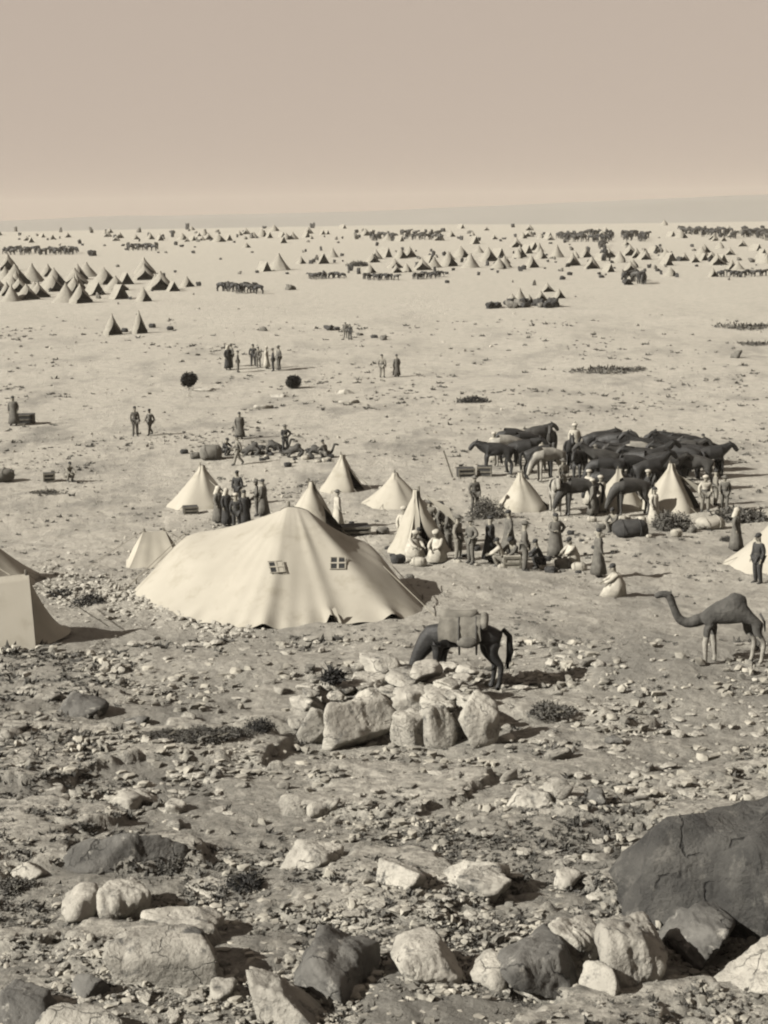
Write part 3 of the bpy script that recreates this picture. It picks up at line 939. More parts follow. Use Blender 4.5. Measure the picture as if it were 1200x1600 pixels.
root, r_, h_ = place_bell(608, 706, 765, 868, 'tall open tent with a dark triangular doorway behind men in pale robes', R(-80), .8, seed=7)
flap(root, (.1, -.1, h_ * .95), (r_ * .95, -.5, h_ * .75), (r_ * 1.2, -.3, h_ * .45))
flap(root, (-.1, -.1, h_ * .8), (-r_ * .35, -r_ * 1.0, .5), (-r_ * .6, -r_ * 1.2, .05))
root, r_, h_ = place_bell(428, 536, 752, 848, 'narrow peaked tent showing a black gable above the marquee', R(-33), 1.15, seed=8, pole=True)

def place_ridge(px, py, Lpx, wpx_m, h, rz, label, ends=(1, 1), m='canvas', **kw):
    p = P(px, py); s = ppm(p)
    root = empty('ridge_tent', (p.x, p.y, p.z - .05), rz); tag(root, label, 'tent')
    ridge_tent(Lpx / s, wpx_m, h, ends, **kw).build('canvas', m, root, True)
    for sx in (-1, 1):
        t = MB(); t.tube([(sx * (Lpx / s / 2 - kw.get('inset', 0) - .03), 0, 0), (sx * (Lpx / s / 2 - kw.get('inset', 0) - .03), 0, h + .08)], .03, 6); t.build('pole', 'wood', root)
        t = MB(); t.tube([(sx * (Lpx / s / 2 - kw.get('inset', 0)), 0, h), (sx * (Lpx / s / 2 + 1.3), 0, .02)], .012, 4); t.build('guy_rope', 'rope', root)
    return root
place_ridge(243, 882, 92, 2.4, 1.15, R(8), 'low grey ridge tent half hidden behind the left corner of the marquee', inset=.6, m='canvas_grey')

# the near left tent: its long wall faces us, the right end falls away in a curve
def left_tent():
    a = P(56, 1013); b = P(-220, 1040)
    c = (a + b) / 2
    rz = math.atan2(a.y - b.y, a.x - b.x) - .25; b = a - Vector((math.cos(rz), math.sin(rz), 0)) * (a - b).length; c = (a + b) / 2
    L = (a - b).length; s = ppm(a)
    h = 100 / s / .97
    root = empty('wall_tent', (c.x, c.y, c.z - .03), rz)
    tag(root, 'large pale wall tent cut by the left edge, nearest on that side', 'tent')
    m = MB(); nx, ny = 20, 10
    D = 2.6
    def pt(u, v):  # v 0 front foot .. 1 ridge .. 2 back foot
        x = (u - .5) * L
        if v <= 1: y = .05 + 1.35 * v ** 1.15; z = h * v - .03 * math.sin(math.pi * v)
        else: y = 1.4 + (D - 1.4) * (v - 1); z = h * (2 - v) ** 1.15
        z -= .05 * math.sin(math.pi * u) * (1 - abs(v - 1))
        return (x + .05 * v * (u > .99), y, z)
    V = [pt(i / nx, j / ny) for i in range(nx + 1) for j in range(2 * ny + 1)]
    k = 2 * ny + 1
    m.add(V, [(i * k + j, (i + 1) * k + j, (i + 1) * k + j + 1, i * k + j + 1) for i in range(nx) for j in range(2 * ny)])
    m.build('canvas', 'canvas', root, True)
    # rounded end bay swinging out to the right
    e = MB(); n = 16; V = []
    for i in range(n + 1):
        t = i / n
        for j in range(9):
            s_ = j / 8
            top = Vector((L / 2, 1.4, h)); 
            foot = Vector((L / 2 + 1.05 * math.sin(math.pi * t * .62), .02 + t * 2.2, 0))
            p = top.lerp(foot, s_)
            p.z = h * (1 - s_) ** 1.7
            p.z = max(p.z, 0)
            V.append(p)
    e.add(V, [(i * 9 + j, (i + 1) * 9 + j, (i + 1) * 9 + j + 1, i * 9 + j + 1) for i in range(n) for j in range(8)])
    e.build('end_bay', 'canvas_grey', root, True)
    for x in (-L / 2 + .3, L / 2 - .02):
        t = MB(); t.tube([(x, 1.4, 0), (x, 1.4, h + .1)], .035, 6); t.build('pole', 'wood', root)
    t = MB(); t.tube([(L / 2, 1.4, h), (L / 2 + 2.0, 1.6, .02)], .012, 4); t.build('guy_rope', 'rope', root)
    t = MB(); t.tube([(L / 2 - .4, 1.4, h), (L / 2 - 2.0, 3.4, h + .9)], .015, 4); t.build('guy_rope', 'rope', root)
left_tent()
root, r_, h_ = place_bell(-120, 42, 835, 925, 'tent whose sloping side rises out of the left edge behind the wall tent', R(-70), .3, seed=15)
root, r_, h_ = place_bell(1160, 1345, 790, 898, 'large pale tent cut by the right edge above the camel', None, seed=16, sides=10)

# ---- the marquee
def marquee():
    ctr = P(455, 938)
    base_px = [(206, 928), (245, 955), (300, 970), (350, 979), (400, 985), (460, 981), (520, 974), (600, 971), (662, 960),
               (645, 934), (612, 915), (520, 905), (400, 903), (300, 905), (232, 912)]
    base = [P(*q) for q in base_px]
    # eave points: ground anchor pixel and height (m)
    eave_a = [((292, 912), 1.5), ((285, 935), 1.15), ((320, 946), 1.1), ((360, 950), 1.15), ((400, 953), 1.2), ((460, 952), 1.25), ((520, 949), 1.2), ((575, 944), 1.1), ((600, 938), .95),
              ((592, 925), 1.2), ((568, 915), 1.45), ((510, 911), 1.3), ((400, 909), 1.2), ((330, 909), 1.22), ((300, 910), 1.5)]
    eave = []
    for q, hh in eave_a:
        e = P(*q); e.z += hh; eave.append(e)
    pk = Vector((P(455, 930).x, P(455, 930).y, P(455, 930).z)); pk.z = on_plane(455, 790, pk.y).z
    N = len(base); K = 12; cols = N * K
    def cr(A, i, f):
        p = [A[(i + k) % N] for k in (-1, 0, 1, 2)]
        return .5 * ((2 * p[1]) + (p[2] - p[0]) * f + (2 * p[0] - 5 * p[1] + 4 * p[2] - p[3]) * f * f + (3 * p[1] - p[0] - 3 * p[2] + p[3]) * f ** 3)
    NR, NW = 16, 9
    lifts = [(P(518, 974), .12, .36), (P(412, 984), .42, .16), (P(615, 969), .3, .16), (P(300, 970), .3, .07)]
    BR = [cr(base, i // K, (i % K) / K) for i in range(cols)]
    ER = [cr(eave, i // K, (i % K) / K) for i in range(cols)]
    def smooth(Q, n):
        A_ = np.array([q[:] for q in Q])
        for _ in range(n): A_ = .5 * A_ + .25 * (np.roll(A_, 1, 0) + np.roll(A_, -1, 0))
        return [Vector(q) for q in A_]
    BR = smooth(BR, 26); ER = smooth(ER, 60)
    wt = np.zeros(cols); wt[int(.9 * K):int(7.6 * K)] = 1
    for _ in range(26): wt = .5 * wt + .25 * (np.roll(wt, 1) + np.roll(wt, -1))
    V = []
    for i in range(cols):
        b = BR[i].copy(); e = ER[i].copy()
        b.z = float(gz(b.x, b.y)) + .02
        for (lp, lw, lh) in lifts:
            d = (Vector((b.x, b.y)) - Vector((lp.x, lp.y))).length
            if d < lw: b.z += lh * (1 - d / lw)
        b.z += .02 * math.sin(i * .9)
        for j in range(NR + 1):
            t = max(j / NR, .012)
            dx_ = max(-1, min(1, (b.x - pk.x) / 3)); top = pk + Vector((dx_ * (.5 if dx_ > 0 else .22), 0, -.12 * dx_ * dx_))
            p = top.lerp(e, t); p.z = e.z + (top.z - e.z) * (1 - t) ** 1.45
            V.append(p - ctr)
        for j in range(1, NW + 1):
            t = j / NW
            p = e.lerp(b, t); p.z -= .03 * math.sin(math.pi * t)
            V.append(p - ctr)
    k = NR + NW + 1
    for i in range(cols):
        b = BR[i].copy(); b.z = V[i * k + k - 1].z + ctr.z
        for j in range(k):
            u = max(j / (k - 1), .012)
            dx_ = max(-1, min(1, (b.x - pk.x) / 3)); top = pk + Vector((dx_ * (.5 if dx_ > 0 else .22), 0, -.12 * dx_ * dx_)); q = top.lerp(b, u); q.z = b.z + (top.z - b.z) * (1 - u) ** 1.06 + .10 * math.sin(math.pi * u) ** 2
            V[i * k + j] = V[i * k + j].lerp(q - ctr, float(wt[i]))
    Fc = [(i * k + j, ((i + 1) % cols) * k + j, ((i + 1) % cols) * k + j + 1, i * k + j + 1) for i in range(cols) for j in range(k - 1)]
    # soften radial creases a little
    A = np.array([v[:] for v in V]).reshape(cols, k, 3)
    for _ in range(6):
        A[:, :, :2] = A[:, :, :2]
        A[:, :k - 2, 2] = .5 * A[:, :k - 2, 2] + .25 * (np.roll(A, 1, 0)[:, :k - 2, 2] + np.roll(A, -1, 0)[:, :k - 2, 2])
        A[:, 2:k - 2] = .6 * A[:, 2:k - 2] + .2 * (A[:, 1:k - 3] + A[:, 3:k - 1])
    # canvas wrinkles
    ang = np.linspace(0, 2 * np.pi, cols, endpoint=False)[:, None]
    tt = np.linspace(0, 1, k)[None]
    A[:, :, 2] += .010 * np.sin(ang * 13 + 1) * np.sin(np.pi * tt) + .008 * np.sin(ang * 23 + tt * 6) * tt * (tt < .97)
    V = [tuple(v) for v in A.reshape(-1, 3)]
    root = empty('marquee', ctr)
    tag(root, 'big cream marquee with two cross barred windows, largest tent in the camp', 'tent')
    m = MB(); m.add(V, Fc)
    cv = m.build('canvas', 'canvas', root, True)
    bvh = BVHTree.FromPolygons([Vector(v) + ctr for v in V], Fc)
    def window(px, py, wpx, hpx, opens):
        hit, nrm, _, _ = bvh.ray_cast(Vector((0, 0, CAMZ)), Vector(raydir(px, py)).normalized())
        if hit is None: return
        if nrm.dot(Vector(raydir(px, py))) > 0: nrm = -nrm
        s = ppm(hit); up = (Vector((0, 0, 1)) - nrm * nrm.z).normalized(); rt = up.cross(nrm).normalized()
        rot = Matrix((rt, nrm, up)).transposed()
        vd = -Vector(raydir(px, py)).normalized()
        w, h = wpx / s, hpx / s / max(up.dot((vd.cross(Vector((1, 0, 0)))).normalized()) ** 1 if False else .8, .5)
        fr = MB()
        for sx in (-1, 0, 1):
            fr.box(hit + rt * (sx * w / 2) + nrm * .03, (.02 if sx else .05, .02, h + .02), rot)
        for sz in (-1, 0, 1):
            fr.box(hit + up * (sz * h / 2) + nrm * .034, (w + .03, .02, .02 if sz else .05), rot)
        fr.v = [tuple(Vector(v) - ctr) for v in fr.v]
        wo = fr.build('window', 'canvas_grey', root)
        for qx in (-1, 1):
            for qz in (-1, 1):
                op = opens[(qx, qz)]
                pn = MB(); pn.box(hit + rt * (qx * w / 4) + up * (qz * h / 4) + nrm * .016, (w / 2 - .05, .02, h / 2 - .05), rot)
                pn.v = [tuple(Vector(v) - ctr) for v in pn.v]
                pn.build('pane', 'dark_pane' if op else 'canvas', wo)
    al = {(-1, -1): 1, (1, -1): 1, (-1, 1): 1, (1, 1): 1}
    window(528, 881, 23, 21, al)
    window(432, 887, 23, 21, {(-1, -1): 1, (-1, 1): 1, (1, -1): 0, (1, 1): 0})
    t = MB(); t.tube([(pk - ctr) + Vector((0, 0, -1.5)), (pk - ctr) + Vector((0, 0, .12))], .04, 6); t.build('pole', 'wood', root)
    # ropes from eave points to pegs outside
    for i in (0, 8, 9, 10, 11, 12, 13, 14):
        e = eave[i]; b = base[i]; q = e + (b - e) * 1.28; q.z = float(gz(q.x, q.y)) + .02
        t = MB(); t.tube([e - ctr, q - ctr], .012, 4); t.build('guy_rope', 'rope', root)
        t = MB(); t.tube([q - ctr + Vector((0, 0, -.1)), q - ctr + Vector((0, 0, .12))], .025, 5); t.build('peg', 'wood', root)
    # small hem flap beside the lifted corner and a loose rope on the hem
    l = P(518, 973)
    f = MB(); f.add([l - ctr + Vector((.02, -.02, .36)), l - ctr + Vector((.10, -.06, .42)), l - ctr + Vector((.26, -.12, .02)), l - ctr + Vector((.16, -.06, .0))], [(0, 1, 2, 3)])
    f.build('hem_flap', 'canvas', root)
marquee()

# ---------------------------------------------------------------- animals
def tube_leg(J, E, pre, pts, att):
    prev = att
    for i, p in enumerate(pts):
        J[pre + str(i)] = p; E.append((prev, pre + str(i))); prev = pre + str(i)

SKK = 1.22
def horse_mesh(head='up', sub=1, step=0):
    J = {'loin': (-.28, 0, 1.24, .25, .26), 'rump': (-.60, 0, 1.25, .23, .24), 'dock': (-.80, 0, 1.16, .12, .14),
         'barrel': (.05, 0, 1.18, .27, .30), 'shoulder': (.40, 0, 1.22, .22, .29)}
    if head == 'up':
        J.update({'neck0': (.62, 0, 1.40, .14, .21), 'neck1': (.82, 0, 1.62, .10, .15), 'poll': (1.0, 0, 1.80, .085, .11), 'face': (1.18, 0, 1.64, .075, .10), 'muzzle': (1.33, 0, 1.47, .055, .065)})
    elif head == 'level':
        J.update({'neck0': (.62, 0, 1.34, .14, .21), 'neck1': (.80, 0, 1.46, .10, .15), 'poll': (.98, 0, 1.55, .085, .11), 'face': (1.12, 0, 1.38, .08, .105), 'muzzle': (1.24, 0, 1.20, .06, .07)})
    else:
        J.update({'neck0': (.58, 0, 1.18, .15, .24), 'neck1': (.76, 0, .94, .12, .18), 'poll': (.90, 0, .72, .09, .12), 'face': (.98, 0, .52, .08, .105), 'muzzle': (1.04, 0, .32, .055, .065)})
    E = [('loin', 'rump'), ('rump', 'dock'), ('loin', 'barrel'), ('barrel', 'shoulder'), ('shoulder', 'neck0'), ('neck0', 'neck1'), ('neck1', 'poll'), ('poll', 'face'), ('face', 'muzzle')]
    for sy, nm in ((1, 'l'), (-1, 'r')):
        k = .06 * sy * step
        tube_leg(J, E, 'f' + nm, [(.42 + k, .13 * sy, .96, .11), (.44 + k, .13 * sy, .72, .07), (.46 + k, .13 * sy, .48, .052), (.45 + k, .13 * sy, .16, .036), (.48 + k, .13 * sy, .09, .05), (.51 + k, .13 * sy, .03, .055)], 'shoulder')
        tube_leg(J, E, 'h' + nm, [(-.58 - k, .13 * sy, .98, .16, .15), (-.54 - k, .14 * sy, .80, .10), (-.74 - k, .13 * sy, .54, .058), (-.70 - k, .13 * sy, .18, .04), (-.67 - k, .13 * sy, .09, .052), (-.64 - k, .13 * sy, .03, .055)], 'rump')
    me = skin_mesh(J, E, 'barrel', sub)
    p, f = Vector(J['poll'][:3]), Vector(J['face'][:3])
    up = (p - f).normalized()
    x = MB()
    for sy in (-1, 1):
        x.tube([p + Vector((-.02, sy * .06, 0)), p + Vector((-.03, sy * .075, 0)) + up * .12, p + Vector((-.02, sy * .07, 0)) + up * .22], [.03, .03, .006], 5)
    return join_mesh(me, x), J

def horse_proto(head, coat, sub=1, tack=False, step=0):
    me, J = horse_mesh(head, sub, step)
    root = empty('horse')
    link('body', me, coat, root)
    t = MB(); t.tube([(-.84, 0, 1.28), (-.97, 0, 1.14), (-.98, .01, .8), (-.92, .02, .45)], [.05, .06, .075, .02], 7)
    gt2 = random.Random(5)
    for k in range(9): t.tube([(-.95, gt2.uniform(-.05, .05), 1.05), (-.97 + gt2.uniform(-.06, .06), gt2.uniform(-.08, .08), .7), (-.93 + gt2.uniform(-.07, .07), gt2.uniform(-.08, .08), gt2.uniform(.35, .5))], [.02, .02, .004], 4); t.build('tail', 'horse_dark', root, True)
    n0, n1, pl = (Vector(J[k][:3]) for k in ('neck0', 'neck1', 'poll'))
    perp = Vector((-(pl - n0).z, 0, (pl - n0).x)).normalized()
    if perp.z < 0: perp = -perp
    mn = MB()
    pts = [n0 + perp * .20 + Vector((-.12, 0, .02)), n0.lerp(n1, .5) + perp * .17, n1 + perp * .14, pl + perp * .08]
    for a_, b_ in zip(pts, pts[1:]): pass
    mn.tube(pts, [.03, .05, .05, .03], 6)
    gm2 = random.Random(3)
    for k in range(26):
        t_ = k / 25 * (len(pts) - 1); i_ = min(int(t_), len(pts) - 2); q0 = pts[i_].lerp(pts[i_ + 1], t_ - i_)
        sy = gm2.choice((-1, 1)); L_ = gm2.uniform(.10, .22)
        mn.tube([q0, q0 + Vector((-.02, sy * .08, -.02)) - perp * L_ * .4, q0 + Vector((-.03, sy * .13, -.04)) - perp * L_], [.022, .018, .004], 4)
    mn.build('mane', 'horse_dark', root, True)
    if tack:
        # blanket draped over the back, saddle, girth, rolled pack behind
        b = MB(); V = []; n, q = 10, 14
        for i in range(n + 1):
            x = -.40 + .86 * i / n
            for j in range(q + 1):
                a = math.pi * (j / q) * .96 + math.pi * .02
                rr = .375 + .012 * math.sin(i * 1.9) + .01 * math.sin(j * 2.3)
                yy = math.cos(a) * rr; zz = 1.20 + math.sin(a) * (rr + .02) * .98
                if a < .2 or a > math.pi - .2: zz -= .10 + .04 * math.sin(i * 1.3)
                V.append((x + .02 * math.sin(j), yy, zz))
        b.add(V, [(i * (q + 1) + j, (i + 1) * (q + 1) + j, (i + 1) * (q + 1) + j + 1, i * (q + 1) + j + 1) for i in range(n) for j in range(q)])
        b.build('blanket', 'blanket', root, True)
        s = MB(); s.tube([(.46, 0, 1.62), (.3, 0, 1.57), (0, 0, 1.545), (-.2, 0, 1.56), (-.34, 0, 1.63)], [.07, .13, .13, .13, .07], 10); so = s.build('saddle', 'blanket', root, True)
        r2 = MB(); r2.tube([(-.47, -.36, 1.38), (-.47, -.22, 1.50), (-.47, 0, 1.55), (-.47, .22, 1.50), (-.47, .36, 1.38)], [.06, .085, .09, .085, .06], 10); r2.build('pack_roll', 'blanket', root, True)
        for x in (.05, -.3):
            st = MB(); st.tube([(x + .01 * 0, math.cos(a) * .40, 1.17 + math.sin(a) * .41) for a in [2 * math.pi * k / 20 for k in range(21)]], .018, 5); st.build('girth_strap', 'leather', root)
        sk = MB()
        for sy in (-1, 1):
            sk.ell((-.12, sy * .39, 1.10), (.22, .05, .12))
        sk.build('saddle_bag', 'sack', root, True)
    return root

def camel_mesh(kneel=False):
    dz = -.72 if kneel else 0
    J = {'barrel': (0, 0, 1.36, .30, .31), 'loin': (-.38, 0, 1.38, .24, .25), 'rump': (-.66, 0, 1.30, .17, .20),
         'chest': (.38, 0, 1.32, .25, .30), 'hump0': (-.26, 0, 1.66, .15, .24), 'hump1': (-.32, 0, 1.84, .11, .20),
         'neck0': (.66, 0, 1.18, .13, .19), 'neck1': (.94, 0, 1.04, .085, .125), 'neck2': (1.20, 0, 1.16, .07, .10), 'neck3': (1.33, 0, 1.48, .06, .08),
         'head': (1.44, 0, 1.82, .09, .10), 'face': (1.62, 0, 1.82, .075, .085), 'muzzle': (1.80, 0, 1.74, .058, .06)}
    E = [('barrel', 'loin'), ('loin', 'rump'), ('barrel', 'chest'), ('barrel', 'hump0'), ('hump0', 'hump1'), ('chest', 'neck0'), ('neck0', 'neck1'), ('neck1', 'neck2'), ('neck2', 'neck3'), ('neck3', 'head'), ('head', 'face'), ('face', 'muzzle')]
    for sy, nm in ((1, 'l'), (-1, 'r')):
        k = .10 * sy
        if kneel:
            tube_leg(J, E, 'f' + nm, [(.45, .2 * sy, 1.02, .10), (.72, .2 * sy, .80, .07), (.42, .2 * sy, .76, .05)], 'chest')
            tube_leg(J, E, 'h' + nm, [(-.5, .2 * sy, 1.02, .13), (-.2, .24 * sy, .80, .08), (-.7, .22 * sy, .78, .05)], 'rump')
        else:
            tube_leg(J, E, 'f' + nm, [(.40 + k, .15 * sy, 1.02, .10), (.42 + k, .15 * sy, .66, .062), (.43 + k * 1.2, .15 * sy, .60, .07), (.40 + k * 1.3, .15 * sy, .12, .040), (.44 + k * 1.3, .15 * sy, .035, .075, .04)], 'chest')
            tube_leg(J, E, 'h' + nm, [(-.66 - k, .15 * sy, 1.08, .14), (-.60 - k, .15 * sy, .86, .10), (-.80 - k, .15 * sy, .60, .055), (-.74 - k, .15 * sy, .12, .04), (-.70 - k, .15 * sy, .035, .075, .04)], 'rump')
    J = {k: (v[0], v[1], v[2] + dz, *v[3:]) for k, v in J.items()}
    me = skin_mesh(J, E, 'barrel', 1)
    x = MB()
    for sy in (-1, 1):
        x.tube([(1.42, sy * .06, 1.80 + dz), (1.38, sy * .09, 1.90 + dz)], [.03, .008], 5)
    x.tube([(-.80, 0, 1.32 + dz), (-.92, 0, 1.1 + dz), (-.93, 0, .85 + dz)], [.035, .03, .015], 5)
    return join_mesh(me, x)

camel_me = camel_mesh(False)
camel_me.materials.append(M['camel']); camel_me.materials.append(M['camel_leg'])
for p in camel_me.polygons:
    if p.center.z < .74: p.material_index = 1
cp = P(1135, 1037)
cam_root = empty('camel', cp, R(180 - 6), ppm(cp) and 1.0)
tag(cam_root, 'dark bodied camel with pale legs standing alone, head raised to the left', 'camel')
cb = link('body', camel_me, None, cam_root)
cs = 118 / ppm(cp) / 1.93
cam_root.scale = (cs * 1.02, cs, cs)
# near horse
hr = horse_proto('down', 'horse_dark', 2, tack=True, step=1.1)
hp = P(722, 1078)
hs = 122 / ppm(hp) / 1.60
hr.location = hp; hr.rotation_euler = (0, 0, R(180 - 4)); hr.scale = (hs, hs, hs)
tag(hr, 'dark saddled horse with blanket, head lowered behind the stone ring', 'horse')

PROT = {}
for hd in ('up', 'level', 'down'):
    for ct in ('horse_dark', 'horse_bay', 'horse_grey'):
        if (hd, ct) in (('up', 'horse_grey'),): continue
        q = horse_proto(hd, ct, 1)
        PROT[(hd, ct)] = q
used = set()
def horse(px, py, rz, hd, ct, label, group='horses tethered in the middle camp', s=1.0):
    key = (hd, ct); src = PROT[key]
    o = src if key not in used else copy_tree(src)
    used.add(key)
    p = P(px, py); o.location = p; o.rotation_euler = (0, 0, R(rz)); o.scale = (s, s, s)
    tag(o, label, 'horse', group)
    return o
HS = [
 (775, 743, 184, 'level', 'horse_dark', 'black horse at the left end of the tethered horses'),
 (815, 738, 5, 'level', 'horse_dark', 'black horse second from the left end, tail to the first'),
 (800, 716, 186, 'down', 'horse_dark', 'dark horse grazing behind the two left end horses'),
 (838, 712, 20, 'level', 'horse_bay', 'bay horse behind the left end of the tethered horses'),
 (862, 720, 260, 'up', 'horse_bay', 'bay horse facing us left of the rider in white'),
 (935, 722, 8, 'level', 'horse_dark', 'black horse right of the rider in white, rump to him'),
 (858, 752, 200, 'down', 'horse_grey', 'pale grey horse just above the dark shaded bell tent'),
 (905, 757, 250, 'level', 'horse_dark', 'dark horse with its head towards us near the middle bell tent'),
 (868, 804, 270, 'level', 'horse_grey', 'pale grey horse facing us beside the bell tent in shade'),
 (905, 806, 190, 'down', 'horse_bay', 'bay horse feeding in front of the small bell tent'),
 (950, 790, 180, 'down', 'horse_dark', 'black horse feeding before the small bell tent'),
 (1030, 722, 185, 'down', 'horse_dark', 'black horse grazing at the back of the crowded horse line'),
 (1078, 730, 188, 'level', 'horse_dark', 'black horse at the back right of the crowded horse line'),
 (1112, 748, 12, 'level', 'horse_dark', 'black horse at the far right end of the crowded horse line'),
 (962, 744, 175, 'level', 'horse_dark', 'black horse at the left of the crowded line, above the small bell tent'),
 (988, 738, 10, 'down', 'horse_dark', 'dark horse head down in the crowded line'),
 (1005, 752, 185, 'level', 'horse_dark', 'black horse in the front centre of the crowded line'),
 (1050, 745, 180, 'level', 'horse_dark', 'black horse directly above the bell tent with tall doorway'),
 (1030, 760, 8, 'down', 'horse_dark', 'dark horse between the two right bell tents'),
 (985, 765, 190, 'down', 'horse_dark', 'dark horse feeding right of the small bell tent peak'),
 (1085, 765, 170, 'down', 'horse_bay', 'bay horse partly hidden by the right bell tent'),
 (1010, 735, 182, 'up', 'horse_dark', 'black horse with raised head in the crowded line'),
 (940, 755, 186, 'up', 'horse_bay', 'bay horse with raised head left of the crowded line'),
 (890, 738, 270, 'up', 'horse_dark', 'dark horse facing us below the rider in white'),
 (985, 806, 195, 'down', 'horse_bay', 'bay horse bending beside the brown scrub heap'),
]
for i, (x, y) in enumerate(((952, 728), (975, 752), (1000, 742), (1022, 750), (1045, 735), (1065, 752), (1090, 745), (975, 735), (1040, 765), (1018, 768), (1000, 760), (1060, 725), (1100, 735), (820, 728), (788, 730), (845, 745), (948, 765), (1072, 742))):
    HS.append((x + rnd.uniform(-6, 6), y + rnd.uniform(-5, 5), rnd.choice((0, 180, 180, 250)) + rnd.uniform(-25, 25), *rnd.choice((('down', 'horse_dark'), ('level', 'horse_dark'), ('level', 'horse_bay'), ('up', 'horse_dark'), ('down', 'horse_grey'))), 'MASS'))
for h in HS: horse(*h)
for k, q in PROT.items():
    if k not in used:
        for c in list(q.children): bpy.data.objects.remove(c)
        bpy.data.objects.remove(q)

# ---------------------------------------------------------------- people
POSE = {}
SKK = 1.1
POSE['stand'] = dict(pelvis=(0, 0, .95), chest=(0, 0, 1.30), neck=(0, .01, 1.47), head=(0, -.02, 1.60), top=(0, -.01, 1.69),
    hipL=(.10, 0, .90), kneeL=(.11, -.03, .50), ankL=(.12, .02, .09), toeL=(.14, -.14, .035),
    hipR=(-.10, 0, .90), kneeR=(-.12, -.02, .50), ankR=(-.14, .03, .09), toeR=(-.18, -.12, .035),
    shL=(.18, 0, 1.40), elL=(.24, .04, 1.13), wrL=(.24, -.07, .88), haL=(.235, -.10, .80),
    shR=(-.18, 0, 1.40), elR=(-.26, .03, 1.13), wrR=(-.25, -.08, .89), haR=(-.24, -.11, .81))
POSE['akimbo'] = dict(POSE['stand'], elL=(.36, .06, 1.18), wrL=(.18, -.06, 1.0), haL=(.12, -.11, .99), elR=(-.22, -.02, 1.13), wrR=(-.10, -.22, 1.10), haR=(-.04, -.27, 1.12))
POSE['walk'] = dict(POSE['stand'], kneeL=(.11, -.17, .52), ankL=(.11, -.26, .10), toeL=(.12, -.42, .06), kneeR=(-.11, .06, .50), ankR=(-.11, .34, .17), toeR=(-.12, .25, .04),
    elL=(.24, .14, 1.16), wrL=(.22, .16, .92), haL=(.21, .15, .84), elR=(-.24, -.08, 1.14), wrR=(-.21, -.26, .98), haR=(-.2, -.32, .93))
POSE['bend'] = dict(POSE['stand'], chest=(0, -.28, 1.18), neck=(0, -.42, 1.22), head=(0, -.54, 1.24), top=(0, -.63, 1.27), shL=(.18, -.35, 1.22), shR=(-.18, -.35, 1.22),
    elL=(.20, -.45, .95), wrL=(.15, -.55, .72), haL=(.13, -.58, .64), elR=(-.20, -.45, .95), wrR=(-.15, -.58, .74), haR=(-.13, -.62, .66))
POSE['crouch'] = dict(pelvis=(0, .10, .34), chest=(0, -.04, .66), neck=(0, -.10, .82), head=(0, -.15, .94), top=(0, -.16, 1.03),
    hipL=(.10, .08, .32), kneeL=(.18, -.30, .48), ankL=(.14, -.10, .09), toeL=(.15, -.28, .035), hipR=(-.10, .08, .32), kneeR=(-.18, -.28, .46), ankR=(-.14, -.08, .09), toeR=(-.15, -.26, .035),
    shL=(.18, -.06, .76), elL=(.22, -.26, .58), wrL=(.14, -.44, .50), haL=(.11, -.51, .48), shR=(-.18, -.06, .76), elR=(-.22, -.26, .58), wrR=(-.14, -.44, .50), haR=(-.1, -.51, .46))
POSE['sit'] = dict(pelvis=(0, .05, .14), chest=(0, 0, .48), neck=(0, -.02, .65), head=(0, -.06, .78), top=(0, -.06, .87),
    hipL=(.10, .03, .13), kneeL=(.22, -.36, .34), ankL=(.14, -.50, .08), toeL=(.16, -.66, .06), hipR=(-.10, .03, .13), kneeR=(-.30, -.30, .16), ankR=(-.02, -.44, .07), toeR=(.08, -.54, .06),
    shL=(.18, 0, .58), elL=(.24, -.14, .36), wrL=(.18, -.32, .36), haL=(.15, -.38, .38), shR=(-.18, 0, .58), elR=(-.25, -.12, .34), wrR=(-.20, -.32, .26), haR=(-.17, -.40, .24))
RAD = dict(pelvis=(.14, .11), waist=(.12, .095), chest=(.16, .11), neck=(.055,), head=(.085, .10), top=(.06, .075), hip=(.095,), knee=(.06,), ank=(.042,), toe=(.045, .03), sh=(.06,), el=(.042,), wr=(.028,), ha=(.035, .018))
def radof(k): return RAD[k.rstrip('LR') if k[-1] in 'LR' else k]
BE = [('pelvis', 'waist'), ('waist', 'chest'), ('chest', 'neck'), ('neck', 'head'), ('head', 'top')]
LE = [(a + s, b + s) for s in 'LR' for a, b in (('hip', 'knee'), ('knee', 'ank'), ('ank', 'toe'))] + [('pelvis', 'hipL'), ('pelvis', 'hipR')]
AE = [(a + s, b + s) for s in 'LR' for a, b in (('sh', 'el'), ('el', 'wr'), ('wr', 'ha'))] + [('chest', 'shL'), ('chest', 'shR')]

def joints(pose, names, grow=0.0):
    p = dict(POSE[pose]); a, b = Vector(p['pelvis']), Vector(p['chest']); p['waist'] = tuple(a.lerp(b, .5))
    return {k: (*p[k], *(r + grow for r in radof(k))) for k in names}

